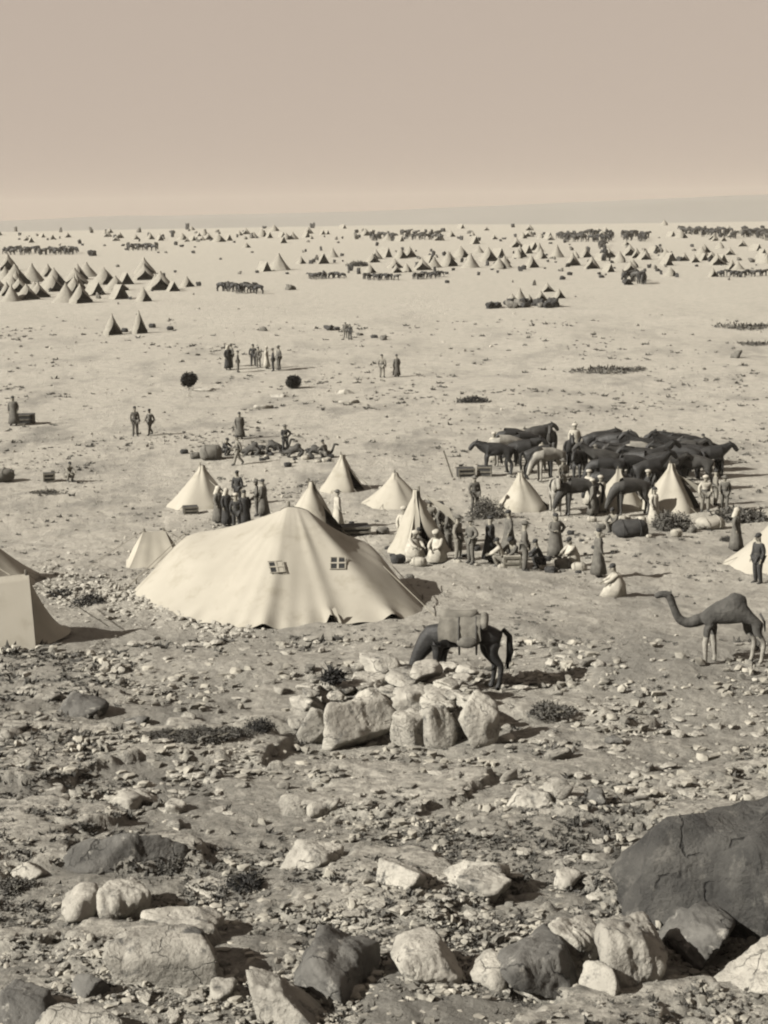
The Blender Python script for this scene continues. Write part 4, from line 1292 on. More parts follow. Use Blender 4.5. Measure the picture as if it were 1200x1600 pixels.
def person_proto(pose, outfit):
    p = dict(POSE[pose])
    root = empty('person')
    E = BE + LE + AE
    names = sorted({k for e in E for k in e})
    me = skin_mesh(joints(pose, names), E, 'pelvis', 1)
    x = MB()
    h = Vector(p['head']); up = (Vector(p['top']) - Vector(p['neck'])).normalized()
    fw = Vector((0, -1, 0)); fw = (fw - up * fw.dot(up)).normalized(); rt = up.cross(fw)
    x.tube([h + fw * .085 + up * .035, h + fw * .125 - up * .015, h + fw * .09 - up * .02], [.010, .017, .012], 6)   # nose
    x.ell(h + fw * .088 - up * .055, (.028, .01, .010), nu=8, nv=5)                                                # mouth
    for s_ in (-1, 1):
        x.ell(h + rt * s_ * .088 + up * .005, (.014, .022, .034), nu=8, nv=5)                                        # ear
        x.ell(h + rt * s_ * .034 + fw * .086 + up * .025, (.014, .010, .009), nu=8, nv=5)                            # eye
    for S_ in 'LR':                                                                                                # fingers
        w = Vector(p['wr' + S_]); a = Vector(p['ha' + S_]); d = (a - w).normalized(); sd_ = d.cross(Vector((0, 1, .2))).normalized()
        nn = d.cross(sd_)
        for k, L in enumerate((.062, .072, .068, .052)):
            o = a + sd_ * (k - 1.5) * .019
            x.tube([o, o + d * L * .55 + nn * .006, o + d * L + nn * .02], [.0095, .009, .006], 5)
        o = w.lerp(a, .45) + sd_ * -.03
        x.tube([o, o - sd_ * .025 + d * .03, o - sd_ * .03 + d * .062], [.011, .010, .007], 5)
    join_mesh(me, x)
    link('body', me, 'skin', root)
    cl, hat = outfit
    def ring(c, rx, ry, n=20, fold=0, ph=0):
        return [Vector(c) + Vector((math.cos(2 * math.pi * k / n) * rx * (1 + fold * math.sin(k * 2.6 + ph)), math.sin(2 * math.pi * k / n) * ry * (1 + fold * math.sin(k * 3.1 + ph)), 0)) for k in range(n)]
    tn = ['pelvis', 'waist', 'chest', 'shL', 'elL', 'wrL', 'shR', 'elR', 'wrR']
    jt = joints(pose, tn, .022)
    te = [('pelvis', 'waist'), ('waist', 'chest')] + [(a + s, b + s) for s in 'LR' for a, b in (('sh', 'el'), ('el', 'wr'))] + [('chest', 'shL'), ('chest', 'shR')]
    link('tunic', skin_mesh(jt, te, 'pelvis', 1), {'robe_white': 'white_cloth', 'robe_dark': 'dark_cloth', 'robe_grey': 'khaki', 'khaki': 'khaki', 'khaki_light': 'khaki_light', 'dark': 'dark_cloth', 'white_top': 'white_cloth'}[cl], root)
    if cl.startswith('robe'):
        m = {'robe_white': 'white_cloth', 'robe_dark': 'dark_cloth', 'robe_grey': 'khaki'}[cl]
        pe, ch = Vector(p['pelvis']), Vector(p['chest'])
        r = MB()
        if pose in ('stand', 'akimbo', 'walk', 'bend'):
            k = 1.45 if pose == 'walk' else 1.0
            r.rings([ring(ch + Vector((0, 0, .13)), .17, .12), ring(ch, .21, .16, fold=.03), ring(ch.lerp(pe, .7), .20, .155, fold=.04), ring(pe + Vector((0, 0, -.25)), .24, .20 * k, fold=.06, ph=1),
                     ring((pe.x, pe.y, .45), .27, .24 * k, fold=.09, ph=2), ring((pe.x, pe.y, .14), .31, .28 * k, fold=.12, ph=2)])
        else:
            top = ch + Vector((0, 0, .12))
            r.rings([ring(top, .17, .12), ring(ch, .22, .18, fold=.04), ring((0, -.05, (ch.z + .2) / 2), .29, .30, fold=.06), ring((0, -.14, .05), .38, .42, fold=.1)])
        r.build('robe', m, root, True)
    else:
        lj = joints(pose, ['pelvis', 'hipL', 'kneeL', 'ankL', 'hipR', 'kneeR', 'ankR'], .02)
        link('trousers', skin_mesh(lj, [('pelvis', 'hipL'), ('pelvis', 'hipR'), ('hipL', 'kneeL'), ('kneeL', 'ankL'), ('hipR', 'kneeR'), ('kneeR', 'ankR')], 'pelvis', 1), 'khaki_light' if cl in ('khaki_light', 'white_top') else ('dark_cloth' if cl == 'dark' else 'khaki'), root)
        # coat skirt and boots
        pe = Vector(p['pelvis'])
        if pose in ('stand', 'akimbo', 'walk'):
            r = MB(); r.rings([ring(pe + Vector((0, 0, .10)), .165, .13), ring(pe + Vector((0, 0, -.08)), .185, .15, fold=.03), ring(pe + Vector((0, 0, -.2)), .2, .17, fold=.06)], cap=False); r.build('coat_skirt', 'khaki' if cl != 'dark' else 'dark_cloth', root, True)
    if not cl.startswith('robe') and pose in ('stand', 'akimbo', 'walk'):
        q = MB(); pw = Vector(p['pelvis']).lerp(Vector(p['chest']), .35)
        q.rings([ring(pw + Vector((0, 0, -.03)), .165, .135), ring(pw + Vector((0, 0, .03)), .165, .135)], cap=False); q.build('belt', 'leather', root)
    for S_ in 'LR':
        b = MB(); an = Vector(p['ank' + S_]); to = Vector(p['toe' + S_]); kn = Vector(p['knee' + S_])
        b.tube([an.lerp(kn, .28), an.lerp(kn, .08), an], [.062, .058, .055], 8); b.tube([an + (an - to) * .3 + Vector((0, 0, -.02)), an.lerp(to, .4), to], [.045, .05, .042], 8); b.build('boot', 'leather', root, True)
    tp = Vector(p['top']); q = MB(); rot = up.to_track_quat('Z', 'Y').to_matrix()
    if hat == 'brim':
        q.ell(tp + up * .00, (.105, .12, .095), rot, 12, 8); q.ell(tp - up * .005, (.185, .205, .014), rot, 16, 5); q.build('hat', 'khaki', root, True)
    elif hat == 'turban':
        q.ell(tp + up * .01, (.135, .145, .085), rot, 14, 8, fn=lambda d: 1 + .06 * math.sin(9 * d.z + 3 * d.x)); q.build('turban', 'white_cloth', root, True)
    elif hat == 'scarf':
        q.ell(tp - up * .03, (.12, .13, .13), rot, 14, 8); q.rings([ring(tp - up * .05, .12, .13), ring(tp - up * .16 - fw * .03, .13, .13), ring(tp - up * .30 - fw * .06, .17, .13, fold=.05)], cap=False); q.build('headscarf', 'white_cloth' if cl != 'robe_white' else 'dark_cloth', root, True)
    else:
        q.ell(tp + up * .01, (.10, .11, .085), rot, 12, 8); q.ell(tp + fw * .10 - up * .01, (.07, .06, .012), rot, 10, 5); q.build('cap', 'dark_cloth', root, True)
    return root

PP = {}
def person(px, py, hpx, rz, pose, cl, hat, label, group=None):
    key = (pose, cl, hat)
    if key in PP: o = copy_tree(PP[key])
    else: o = PP[key] = person_proto(pose, (cl, hat))
    p = P(px, py); o.location = p
    full = {'crouch': 1.05, 'sit': .9, 'bend': 1.4}.get(pose, 1.74)
    s = hpx / ppm(p) / full if hpx else 1.0
    s = min(max(s, .85), 1.12)
    o.scale = (s * rnd.uniform(.92, 1.15), s * rnd.uniform(.92, 1.15), s); o.rotation_euler = (0, 0, R(rz))
    o.location.z -= .01
    tag(o, label, 'person', group)
    return o
G1 = 'people gathered above the marquee'; G2 = 'people by the open tent'; G3 = 'men standing far out on the plain'
PEOPLE = [
 (212, 682, 47, 20, 'stand', 'khaki', 'cap', 'taller of two men standing alone at the left of the plain', None),
 (235, 680, 36, -30, 'walk', 'khaki', 'cap', 'shorter man beside the tall one at the left of the plain', None),
 (597, 590, 36, 160, 'stand', 'khaki_light', 'cap', 'left man of the pair walking away at the centre', None),
 (620, 589, 35, 200, 'stand', 'robe_grey', 'cap', 'right man of the pair at the centre, in a long grey coat', None),
 (357, 578, 40, 40, 'stand', 'robe_dark', 'scarf', 'dark robed figure at the left of the far left cluster', G3),
 (362, 573, 36, -60, 'stand', 'khaki', 'brim', 'man with broad hat behind the dark robed figure', G3),
 (372, 582, 34, 90, 'stand', 'khaki', 'cap', 'slim man at the right of the far left cluster', G3),
 (396, 572, 34, 0, 'stand', 'dark', 'cap', 'man in dark clothes at the left of the far right cluster', G3),
 (404, 574, 32, 180, 'stand', 'khaki', 'cap', 'man seen from behind in the far right cluster', G3),
 (417, 576, 34, 80, 'stand', 'robe_white', 'turban', 'pale robed man in the middle of the far right cluster', G3),
 (427, 580, 36, -90, 'stand', 'dark', 'brim', 'dark clothed man nearest in the far right cluster', G3),
 (436, 578, 38, -60, 'stand', 'khaki', 'brim', 'man at the right end of the far right cluster', G3),
 (375, 686, 38, 10, 'stand', 'robe_grey', 'cap', 'long coated man standing behind the baggage row', None),
 (372, 727, 38, -70, 'walk', 'khaki_light', 'cap', 'striding man in light clothes before the baggage row', None),
 (372, 790, 46, -20, 'stand', 'dark', 'cap', 'tall dark figure standing above the robed group', G1),
 (342, 818, 36, 60, 'stand', 'robe_grey', 'scarf', 'stooped grey robed figure at the left of the robed group', G1),
 (355, 822, 42, 40, 'stand', 'robe_dark', 'scarf', 'dark robed figure with pale headscarf in the robed group', G1),
 (370, 832, 50, 180, 'stand', 'dark', 'turban', 'man in dark clothes nearest the marquee roof', G1),
 (383, 826, 46, 200, 'stand', 'robe_dark', 'cap', 'dark robed man seen from behind in the robed group', G1),
 (402, 806, 44, -90, 'akimbo', 'khaki', 'brim', 'man at the right side of the robed group, arms bent', G1),
 (412, 806, 42, -110, 'stand', 'robe_grey', 'cap', 'long coated man furthest right of the robed group', G1),
 (645, 872, 42, 40, 'crouch', 'robe_white', 'turban', 'pale robed man crouching at the doorway of the open tent', G2),
 (632, 858, 50, 10, 'stand', 'robe_white', 'turban', 'pale robed man standing left of the tent doorway', G2),
 (685, 876, 48, -30, 'crouch', 'robe_white', 'turban', 'pale robed man crouching at the right of the open tent', G2),
 (672, 845, 46, 0, 'stand', 'khaki_light', 'brim', 'soldier standing just outside the open tent', G2),
 (690, 850, 52, 60, 'stand', 'khaki', 'cap', 'soldier behind the crouching pale robed man', G2),
 (716, 876, 72, 60, 'stand', 'khaki_light', 'brim', 'left man of the two broad hatted soldiers', G2),
 (736, 881, 68, -60, 'akimbo', 'khaki', 'brim', 'right man of the two broad hatted soldiers', G2),
 (766, 878, 50, 90, 'stand', 'robe_dark', 'cap', 'small figure in a black robe between the soldiers and the table', G2),
 (783, 886, 38, -100, 'crouch', 'white_top', 'cap', 'man in a white shirt crouching beside the black robed figure', G2),
 (820, 893, 80, 90, 'stand', 'khaki', 'brim', 'tallest man in the scene, standing right of the baggage', G2),
 (843, 888, 34, -90, 'crouch', 'dark', 'cap', 'dark figure crouching behind the tallest man', G2),
 (935, 902, 64, 100, 'stand', 'robe_grey', 'cap', 'grey robed figure standing in the open ground right of the baggage', None),
 (965, 932, 40, -90, 'crouch', 'robe_white', 'cap', 'pale robed figure crouching below the grey robed one', None),
 (1150, 862, 50, 60, 'stand', 'robe_grey', 'scarf', 'grey robed figure standing left of the right edge tent', None),
 (1184, 912, 56, -60, 'stand', 'dark', 'cap', 'dark figure standing before the right edge tent', None),
 (898, 716, 0, 0, 'stand', 'robe_white', 'turban', 'man in full white robe standing among the dark horses', None),
 (1102, 800, 44, 0, 'stand', 'white_top', 'turban', 'man in white shirt outside the right bell tent', None),
 (1118, 790, 40, 90, 'stand', 'khaki_light', 'cap', 'light clothed man furthest right beside the right bell tent', None),
 (920, 790, 46, 120, 'stand', 'robe_white', 'turban', 'white robed man between the feeding horses', None),
 (848, 735, 40, 0, 'stand', 'white_top', 'turban', 'white shirted groom standing behind the left horses', None),
 (880, 770, 44, 30, 'stand', 'khaki_light', 'brim', 'groom in light khaki in front of the dark horse', None),
 (930, 745, 40, 30, 'stand', 'white_top', 'brim', 'groom with broad hat at the left of the crowded line', None),
 (455, 822, 0, 0, 'stand', 'khaki', 'cap', 'man hidden to the chest behind the peaked tent', None),
 (108, 752, 30, 40, 'crouch', 'khaki_light', 'cap', 'small crouching figure by the dark crate at the left', None),
 (22, 665, 46, 0, 'stand', 'robe_grey', 'cap', 'figure standing by the dark tent on the left edge', None),
 (540, 528, 22, 0, 'stand', 'khaki', 'cap', 'left of two tiny figures beside the far baggage', None),
 (547, 531, 22, 0, 'stand', 'dark', 'cap', 'right of two tiny figures beside the far baggage', None),
]
_pg = random.Random(77)
for nm, (x, y, h) in (('groom in the dark gap at the middle of the crowded line', (1028, 742, 42)), ('pale groom at the back of the crowded line', (968, 718, 38)), ('groom behind the black horse at the far right end', (1098, 726, 40)), ('pale groom between the two feeding horses', (938, 800, 44)),('grey coated man between the two open doorway men and the far chest', (702, 862, 56)), ('thin dark figure standing behind the pale box', (795, 866, 56)), ('robed figure stooped beside the pale box', (802, 884, 40)),
    ('man with a load at the far side of the litter', (868, 872, 44)), ('pale figure sitting in the litter right of the tallest man', (895, 884, 34)), ('dark man at the left foot of the small bell tent', (926, 806, 48)), ('pale robed man before the brown scrub heap', (1022, 822, 46)),
    ('man leading a horse below the crowded line', (1012, 790, 46)), ('man stooping by the long dark load', (960, 832, 40)), ('man standing left of the round grey bush', (742, 800, 42)), ('dark man at the far right beside the scrub patch', (1132, 800, 44)),
    ('pale figure by the narrow peaked tent', (528, 826, 44)), ('seated man in the baggage row beyond the big bale', (352, 712, 26)), ('man standing among the kneeling camels', (446, 708, 36)), ('stooping man at the right of the kneeling camels', (508, 716, 28)), ('white robed man behind the left horses', (772, 722, 38)),
    ('soldier beside the open tent with his back to us', (662, 858, 54)), ('man crouching under the flap of the open tent', (650, 868, 34))):
    cr_ = any(w in nm for w in ('sitting', 'seated', 'crouch', 'stoop'))
    PEOPLE.append((x, y, h * (.72 if cr_ else 1), _pg.uniform(-120, 120), 'crouch' if cr_ else _pg.choice(('stand', 'akimbo', 'walk')), 'robe_white' if 'white' in nm or 'pale' in nm.split()[0] else _pg.choice(('khaki', 'dark', 'khaki_light', 'robe_grey')), _pg.choice(('cap', 'brim', 'turban')), nm, None))
PEOPLE = [q for q in PEOPLE if 'hidden to the chest' not in q[7]]
for q in PEOPLE: person(*q)

# ---------------------------------------------------------------- baggage
def sack_mesh(seed, r=(.45, .32, .28)):
    m = MB(); g = random.Random(seed); a = g.uniform(0, 6)
    m.ell((0, 0, r[2] * .9), r, None, 14, 9, fn=lambda d: (abs(d.x) ** 3 + abs(d.y) ** 3 + abs(d.z) ** 3 + .0001) ** (-1 / 3) * .93 * (1 + .06 * math.sin(5 * d.x + a) * math.sin(4 * d.z + a)))
    for k in (-.5, .4):
        m.tube([(k * r[0], math.cos(t) * r[1] * 1.02, r[2] * .9 + math.sin(t) * r[2] * 1.02) for t in [2 * math.pi * i / 14 for i in range(15)]], .012, 4)
    return m.mesh('sack', True)
SK = [sack_mesh(i) for i in range(4)]
for i, s in enumerate(SK): s.materials.append(M['sack'])
SKP = [sack_mesh(i + 9) for i in range(2)]
for s in SKP: s.materials.append(M['sack_pale'])
SKD = [sack_mesh(i + 19) for i in range(2)]
for s in SKD: s.materials.append(M['dark_cloth'])
def sack(px, py, wpx, label, group=None, kind=0, rz=0, hm=1.0):
    p = P(px, py); s = wpx / ppm(p) / .9
    o = link('sack', rnd.choice((SK, SKP, SKD)[kind])); o.location = p - Vector((0, 0, .02)); o.scale = (s, s, s * hm); o.rotation_euler = (0, 0, rz or rnd.uniform(-.6, .6))
    tag(o, label, 'sack', group); return o

def crate_mesh(w, d, h):
    m = MB(); m.box((0, 0, h / 2), (w, d, h))
    fr = MB()
    for x in (-1, 1):
        for y in (-1, 1): fr.box((x * w * .47, y * (d / 2 + .012), h / 2), (.07, .02, h + .01))
    for z in (.08, .5, .92): 
        for y in (-1, 1): fr.box((0, y * (d / 2 + .026), h * z), (w + .02, .02, .07))
    return m, fr
def crate(px, py, wpx, hpx, label, m='crate', group=None, rz=0, dr=.8, cat='crate'):
    p = P(px, py); s = ppm(p); w = wpx / s; h = hpx / s
    root = empty('crate', p - Vector((0, 0, .02)), rz); tag(root, label, cat, group)
    a, b = crate_mesh(w, w * dr, h); a.build('box', m, root)
    nb = len(b.v) // 2
    for sgn in (-1, 1):
        q = MB()
        for k in range(0, len(b.v), 8):
            if sum(v[1] for v in b.v[k:k + 8]) * sgn > 0: q.add(b.v[k:k + 8], [(0, 2, 3, 1), (4, 5, 7, 6), (0, 1, 5, 4), (2, 6, 7, 3), (0, 4, 6, 2), (1, 3, 7, 5)])
        q.build('batten', 'wood', root)
    return root
crate(728, 745, 26, 15, 'left of the two black chests beside the leaning pole', rz=.1)
crate(757, 744, 22, 17, 'right of the two black chests, next to the first horse', rz=-.1)
crate(77, 752, 17, 14, 'small black chest on the open ground at the left', rz=.2)
crate(555, 836, 44, 16, 'dark low chest behind the right roof of the marquee', rz=.15)
crate(298, 802, 22, 12, 'dark chest at the foot of the bell tent left of the robed group', rz=.2)
crate(800, 888, 26, 22, 'pale box on the ground left of the tallest man', m='sack_pale')
crate(690, 830, 40, 18, 'dark stores chest right of the open tent', rz=.1)
crate(40, 662, 28, 16, 'dark bulky chest beside the figure on the left edge', rz=.1)
t = MB(); t.tube([(.15, 0, 0), (-.25, 0, 1.25)], .04, 6); po = t.build('leaning_pole', 'wood', None, loc=P(702, 746)); tag(po, 'dark leaning pole left of the two black chests', 'pole')
sack(330, 718, 38, 'big round grey bale in the baggage row, left of the striding man', 'baggage row', 0, .1, 1.1)
sack(288, 709, 14, 'small dark bundle at the left end of the baggage row', 'baggage row', 2)
sack(305, 716, 18, 'flat bundle next to the left end of the baggage row', 'baggage row', 0)
sack(318, 714, 10, 'small pale bundle in front of the big bale', 'baggage row', 1)
sack(-5, 752, 60, 'large dark covered load on the left edge of the plain', None, 0, .01, .6)
sack(1110, 826, 48, 'bright white bundle below the right bell tent', None, 1, .25, .75)
sack(1057, 838, 22, 'small white sack right of the brown scrub heap', None, 1)
sack(925, 815, 16, 'white sack among the feeding horses', None, 1)
sack(985, 838, 60, 'long dark load lying before the right bell tents', None, 2, .1, .8)
sack(880, 888, 30, 'grey sack in the litter right of the tallest man', None, 0)
sack(905, 892, 26, 'pale sack in the litter right of the tallest man', None, 1)
sack(860, 895, 20, 'small dark sack behind the crouching dark figure', None, 2)
sack(510, 835, 30, 'tall white bundle leaning behind the marquee roof', None, 1, .1, 1.6)
sack(598, 835, 22, 'grey bundle behind the right slope of the marquee', None, 0)
sack(640, 905, 16, 'small grey bundle in the shadow gap right of the marquee', None, 0)
sack(655, 884, 26, 'white bundle at the feet of the left crouching pale robed man', None, 1)
sack(622, 880, 26, 'dark bundle left of the crouching pale robed men', None, 2)
sack(700, 836, 30, 'grey stores sack by the dark chest', None, 0)
g2 = random.Random(31)
lab = ['dark kneeling load', 'pale bundle', 'grey bundle']
SKK = 1.2
kc = camel_mesh(True); kc.materials.append(M['camel'])
for i, (x, y, rz) in enumerate(((395, 712, 170), (428, 708, 10), (462, 714, 190), (495, 716, 5))):
    o = link('camel', kc); p = P(x, y); o.location = p; o.rotation_euler = (0, 0, R(rz)); o.scale = (.62,) * 3
    tag(o, 'kneeling camel %s in the baggage row' % ('nearest the striding man', 'second along from the striding man', 'third along from the striding man', 'at the right end')[i], 'camel', 'kneeling camels in the baggage row')
for i in range(34):
    x = g2.uniform(380, 520); y = 706 + (x - 380) * .07 + g2.gauss(0, 7)
    sack(x, y, g2.uniform(7, 15), 'small bundle heaped among the kneeling camels', 'bundles heaped in the baggage row', g2.choice((0, 1, 2, 2)))
for i in range(12):
    x = g2.uniform(845, 930); y = g2.uniform(870, 900)
    sack(x, y, g2.uniform(8, 16), 'small bundle in the litter right of the tallest man', 'bundles in the camp litter', g2.choice((0, 1, 2)))
for i in range(14):
    x = g2.uniform(930, 1110); y = g2.uniform(808, 842)
    sack(x, y, g2.uniform(8, 18), 'small bundle below the right bell tents', 'bundles below the right bell tents', g2.choice((0, 1, 2)))
for i in range(46):
    x = g2.uniform(600, 940); y = g2.uniform(822, 900) if x > 760 else g2.uniform(828, 885)
    sack(x, y, g2.uniform(6, 15), 'small bundle strewn between the open tent and the litter', 'bundles strewn between the tents', g2.choice((0, 1, 1, 2)))
for i in range(12):
    x = g2.uniform(500, 600); y = g2.uniform(812, 842)
    sack(x, y, g2.uniform(6, 12), 'small bundle strewn behind the marquee roof', 'bundles behind the marquee roof', g2.choice((0, 1, 2)))
# low pale rocks with long shadows on the plain
for i, (x, y) in enumerate(((322, 613), (445, 622), (418, 640), (548, 617), (550, 632))):
    place_rock((x - 22, y - 9, x + 12, y + 1), ('low pale hummock by the left ball shaped shrub', 'low pale hummock under the centre ball shaped shrub', 'low pale hummock nearest the baggage row',
      'upper of two low hummocks at the plain centre', 'lower of two low hummocks at the plain centre')[i], m='rock_pale', seed=200 + i, name='hummock', cat='hummock', depth=.5)

# ---------------------------------------------------------------- far camp
farm = {}
def far_tent_mesh(kind):
    if kind not in farm:
        if kind == 'cone': m = bell_tent(2.0, 2.9, R(-50), 1.5, n=16, seed=3, wall=.5)
        elif kind == 'cone_shut': m = bell_tent(2.0, 2.9, None, n=16, seed=5)
        else: m = ridge_tent(2.4, 2.2, 1.9, (1, 0))
        me = m.mesh('far_tent', True); me.materials.append(M['far_canvas'])
        farm[kind] = me
    return farm[kind]
def far_tent(px, py, hpx, label, group, kind='cone', rz=0, narrow=1.0):
    p = P(px, py); hh = 2.0 if kind == 'ridge' else 2.9
    s = hpx / ppm(p) / hh; s = min(max(s, .45), 1.6 if kind != 'ridge' else 1.05)
    if kind == 'ridge': rz = -.9 + rz * .4
    o = link('far_tent', far_tent_mesh(kind)); o.location = p - Vector((0, 0, .05)); o.scale = (s * narrow * gt.uniform(.75, 1.15), s * narrow, s * gt.uniform(.85, 1.05)); o.rotation_euler = (0, 0, rz)
    tag(o, label, 'tent', group)
gt = random.Random(12)
GL = 'tents of the far camp at the left'
for (x, y, h) in ((8, 440, 26), (25, 449, 28), (50, 440, 30), (85, 447, 32), (118, 444, 30), (147, 460, 32), (163, 444, 30), (18, 470, 28), (42, 468, 26), (60, 465, 28),
                  (103, 472, 32), (126, 473, 34), (186, 467, 36), (196, 444, 26), (252, 453, 32), (226, 428, 28), (292, 448, 20), (270, 455, 18), (75, 432, 22), (135, 432, 24), (-10, 455, 28)):
    far_tent(x, y, h, 'conical tent packed in the rows of the far left camp', GL, gt.choice(('cone', 'cone', 'ridge', 'cone_shut')), gt.uniform(-.6, .3))
far_tent(176, 523, 38, 'left of two tall narrow tents standing below the far left camp', 'two narrow tents', 'cone', -.2, .55)
far_tent(218, 521, 36, 'right of two tall narrow tents standing below the far left camp', 'two narrow tents', 'cone', -.1, .5)
for i, (x, y) in enumerate(((195, 519), (238, 512), (266, 516))): sack(x, y, 12, ('dark bundle between the two tall narrow tents', 'bundle right of the two tall narrow tents', 'bundle furthest right of the two tall narrow tents')[i], None, 2)
GC = 'tents of the far central camp'
for (x, y, h) in ((435, 422, 28), (412, 424, 16), (505, 412, 18), (520, 402, 16), (640, 402, 18), (635, 425, 16), (660, 422, 20), (700, 416, 26), (678, 418, 20), (735, 418, 24), (763, 408, 22), (788, 418, 20),
                  (720, 402, 20), (748, 395, 14), (600, 402, 16), (582, 410, 16), (470, 412, 14), (812, 402, 20), (830, 418, 22), (845, 404, 18), (870, 402, 20), (895, 415, 22), (915, 402, 18), (925, 420, 20), (968, 410, 18), (985, 425, 20), (1005, 405, 18), (995, 435, 14), (950, 425, 14), (1040, 404, 16)):
    far_tent(x, y, h, 'small pale tent crowded in the far central camp', GC, gt.choice(('cone', 'ridge', 'cone_shut', 'cone')), gt.uniform(-1.2, .6))
GR = 'tents strung along the horizon'
for (x, y, h) in ((42, 376, 9), (65, 371, 8), (82, 374, 9), (106, 371, 9), (172, 364, 8), (188, 372, 10), (212, 374, 9), (235, 374, 11), (250, 376, 12), (342, 378, 15), (357, 376, 12), (374, 368, 9), (300, 376, 9), (385, 387, 9), (397, 372, 11),
                  (410, 370, 12), (420, 372, 11), (440, 371, 12), (458, 374, 13), (478, 371, 11), (535, 357, 8), (443, 380, 11), (510, 366, 7), (720, 357, 8), (738, 368, 8), (772, 374, 8), (828, 360, 10), (1038, 352, 9), (705, 370, 10), (760, 360, 7), (845, 372, 9), (1100, 395, 14), (1125, 388, 12), (1180, 392, 14), (1160, 385, 12), (1020, 395, 12), (1190, 410, 16), (1085, 410, 14)):
    far_tent(x, y, h, 'tiny tent on the skyline ridge of the far camp', GR, gt.choice(('cone', 'ridge', 'cone')), gt.uniform(-1.2, .6))

# far horse lines: one low mesh shared by each animal
fhm, _ = horse_mesh('down', 0); fhm.materials.append(M['horse_dark'])
fhu, _ = horse_mesh('level', 0); fhu.materials.append(M['horse_bay'])
def hline(x0, y0, x1, y1, n, label, group, jit=2.5, s=1.0):
    n = int(n * 1.5)
    for i in range(n):
        t = (i + .5) / n
        p = P(x0 + (x1 - x0) * t + gt.uniform(-2.5, 2.5), y0 + (y1 - y0) * t + gt.uniform(-jit, jit) * 1.4)
        o = link('far_horse', fhm if gt.random() < .6 else fhu); o.location = p; o.rotation_euler = (0, 0, gt.choice((0, math.pi, -1.57, 1.57)) + gt.uniform(-.5, .5)); o.scale = (s, s, s)
        tag(o, label, 'horse', group)
hline(578, 373, 618, 374, 12, 'tiny dark horse in the left block of the central skyline horse line', 'horses of the left block, central skyline', s=1.15)
hline(628, 370, 690, 371, 14, 'tiny dark horse in the right block of the central skyline horse line', 'horses of the right block, central skyline', 4, s=1.15)
hline(870, 374, 915, 374, 12, 'tiny dark horse in the skyline line right of centre', 'horses on the skyline right of centre', 3, s=1.15)
hline(918, 372, 958, 374, 11, 'tiny dark horse in the denser skyline line right of centre', 'horses of the denser line right of centre', 4, s=1.15)
hline(972, 373, 1012, 373, 9, 'tiny dark horse in the short skyline line', 'horses of the short skyline line', 3, s=1.15)
hline(1063, 364, 1150, 370, 20, 'tiny dark horse in the long line on the right skyline', 'horses of the long right skyline line', 3, s=1.2)
hline(1160, 366, 1215, 374, 14, 'tiny dark horse in the line running off the right edge', 'horses running off the right edge', 3, s=1.2)
hline(5, 396, 120, 396, 24, 'tiny dark horse in the long tethered line at the far left', 'horses of the far left line', 2)
hline(197, 390, 246, 390, 10, 'tiny dark horse in the short tethered line at the far left', 'horses of the short far left line', 2)
hline(482, 436, 535, 434, 8, 'tiny animal in the low line below the central camp', 'animals below the central camp, left', 1, .6)
hline(566, 437, 620, 437, 8, 'tiny animal in the middle low line below the central camp', 'animals below the central camp, middle', 1, .6)
hline(645, 436, 692, 433, 8, 'tiny animal in the right low line below the central camp', 'animals below the central camp, right', 1, .6)
hline(940, 382, 948, 408, 6, 'tiny dark animal in the short column right of centre', 'animals in the short column', 3)
hline(345, 456, 405, 457, 8, 'tiny animal right of the far left camp', 'animals right of the far left camp', 2, .8)
hline(980, 436, 1010, 444, 5, 'tiny animal at the lower right of the central camp', 'animals at the lower right of the camp', 3)
hline(1120, 432, 1200, 432, 8, 'tiny animal in the low line near the right edge', 'animals in the low right line', 1, .6)
FB = [(145, 400, 18, 2), (453, 453, 20, 2), (1063, 408, 16, 2), (1110, 409, 14, 2), (1155, 407, 12, 2), (1175, 410, 16, 0), (1006, 393, 12, 2), (1025, 394, 10, 2), (862, 404, 8, 2), (887, 417, 12, 2), (877, 424, 10, 0), (655, 405, 8, 2), (673, 402, 12, 2), (735, 365, 14, 2), (535, 400, 11, 2), (980, 445, 24, 0), (940, 434, 14, 0), (880, 437, 12, 0),
      (412, 517, 18, 2), (515, 516, 22, 0), (527, 515, 14, 0), (562, 524, 12, 0), (586, 528, 14, 2), (600, 531, 18, 0), (790, 476, 14, 2), (835, 478, 16, 2), (775, 480, 18, 2), (855, 479, 20, 2), (868, 480, 12, 2), (815, 479, 18, 2), (800, 480, 14, 0), (845, 480, 16, 2), (1150, 559, 24, 2), (1085, 392, 10, 0), (500, 411, 16, 0), (487, 412, 12, 2)]
FB += [(gt.uniform(762, 872), gt.uniform(474, 482), gt.uniform(16, 28), 2) for _ in range(14)]
for _ in range(60):
    x = gt.uniform(-5, 1205); y = gt.choice((gt.uniform(356, 380), gt.uniform(380, 440), gt.uniform(395, 432)))
    if x < 330: y = gt.uniform(360, 400)
    FB.append((x, y, gt.uniform(4, 10), gt.choice((2, 2, 0))))
heaps = []
for i in range(6):
    v, f = rock_shape(900 + i, 3, 9, 6, .9)
    heaps.append(np_mesh('stores_heap', v * np.array([.5, .4, .32]), f)); heaps[-1].materials.append(M['dark_cloth' if i % 3 else 'sack'])
FH = [(gt.uniform(-5, 1205), gt.gauss(369, 6), gt.uniform(5, 12), 'dark pile on the skyline of the far camp', 'piles on the skyline') for _ in range(90)]
FH += [(gt.uniform(470, 1205), gt.gauss(408, 16), gt.uniform(5, 13), 'dark pile among the far central tents', 'piles among the far central tents') for _ in range(90)]
FH += [(gt.uniform(-5, 320), gt.gauss(450, 12), gt.uniform(5, 12), 'dark pile among the far left tents', 'piles among the far left tents') for _ in range(34)]
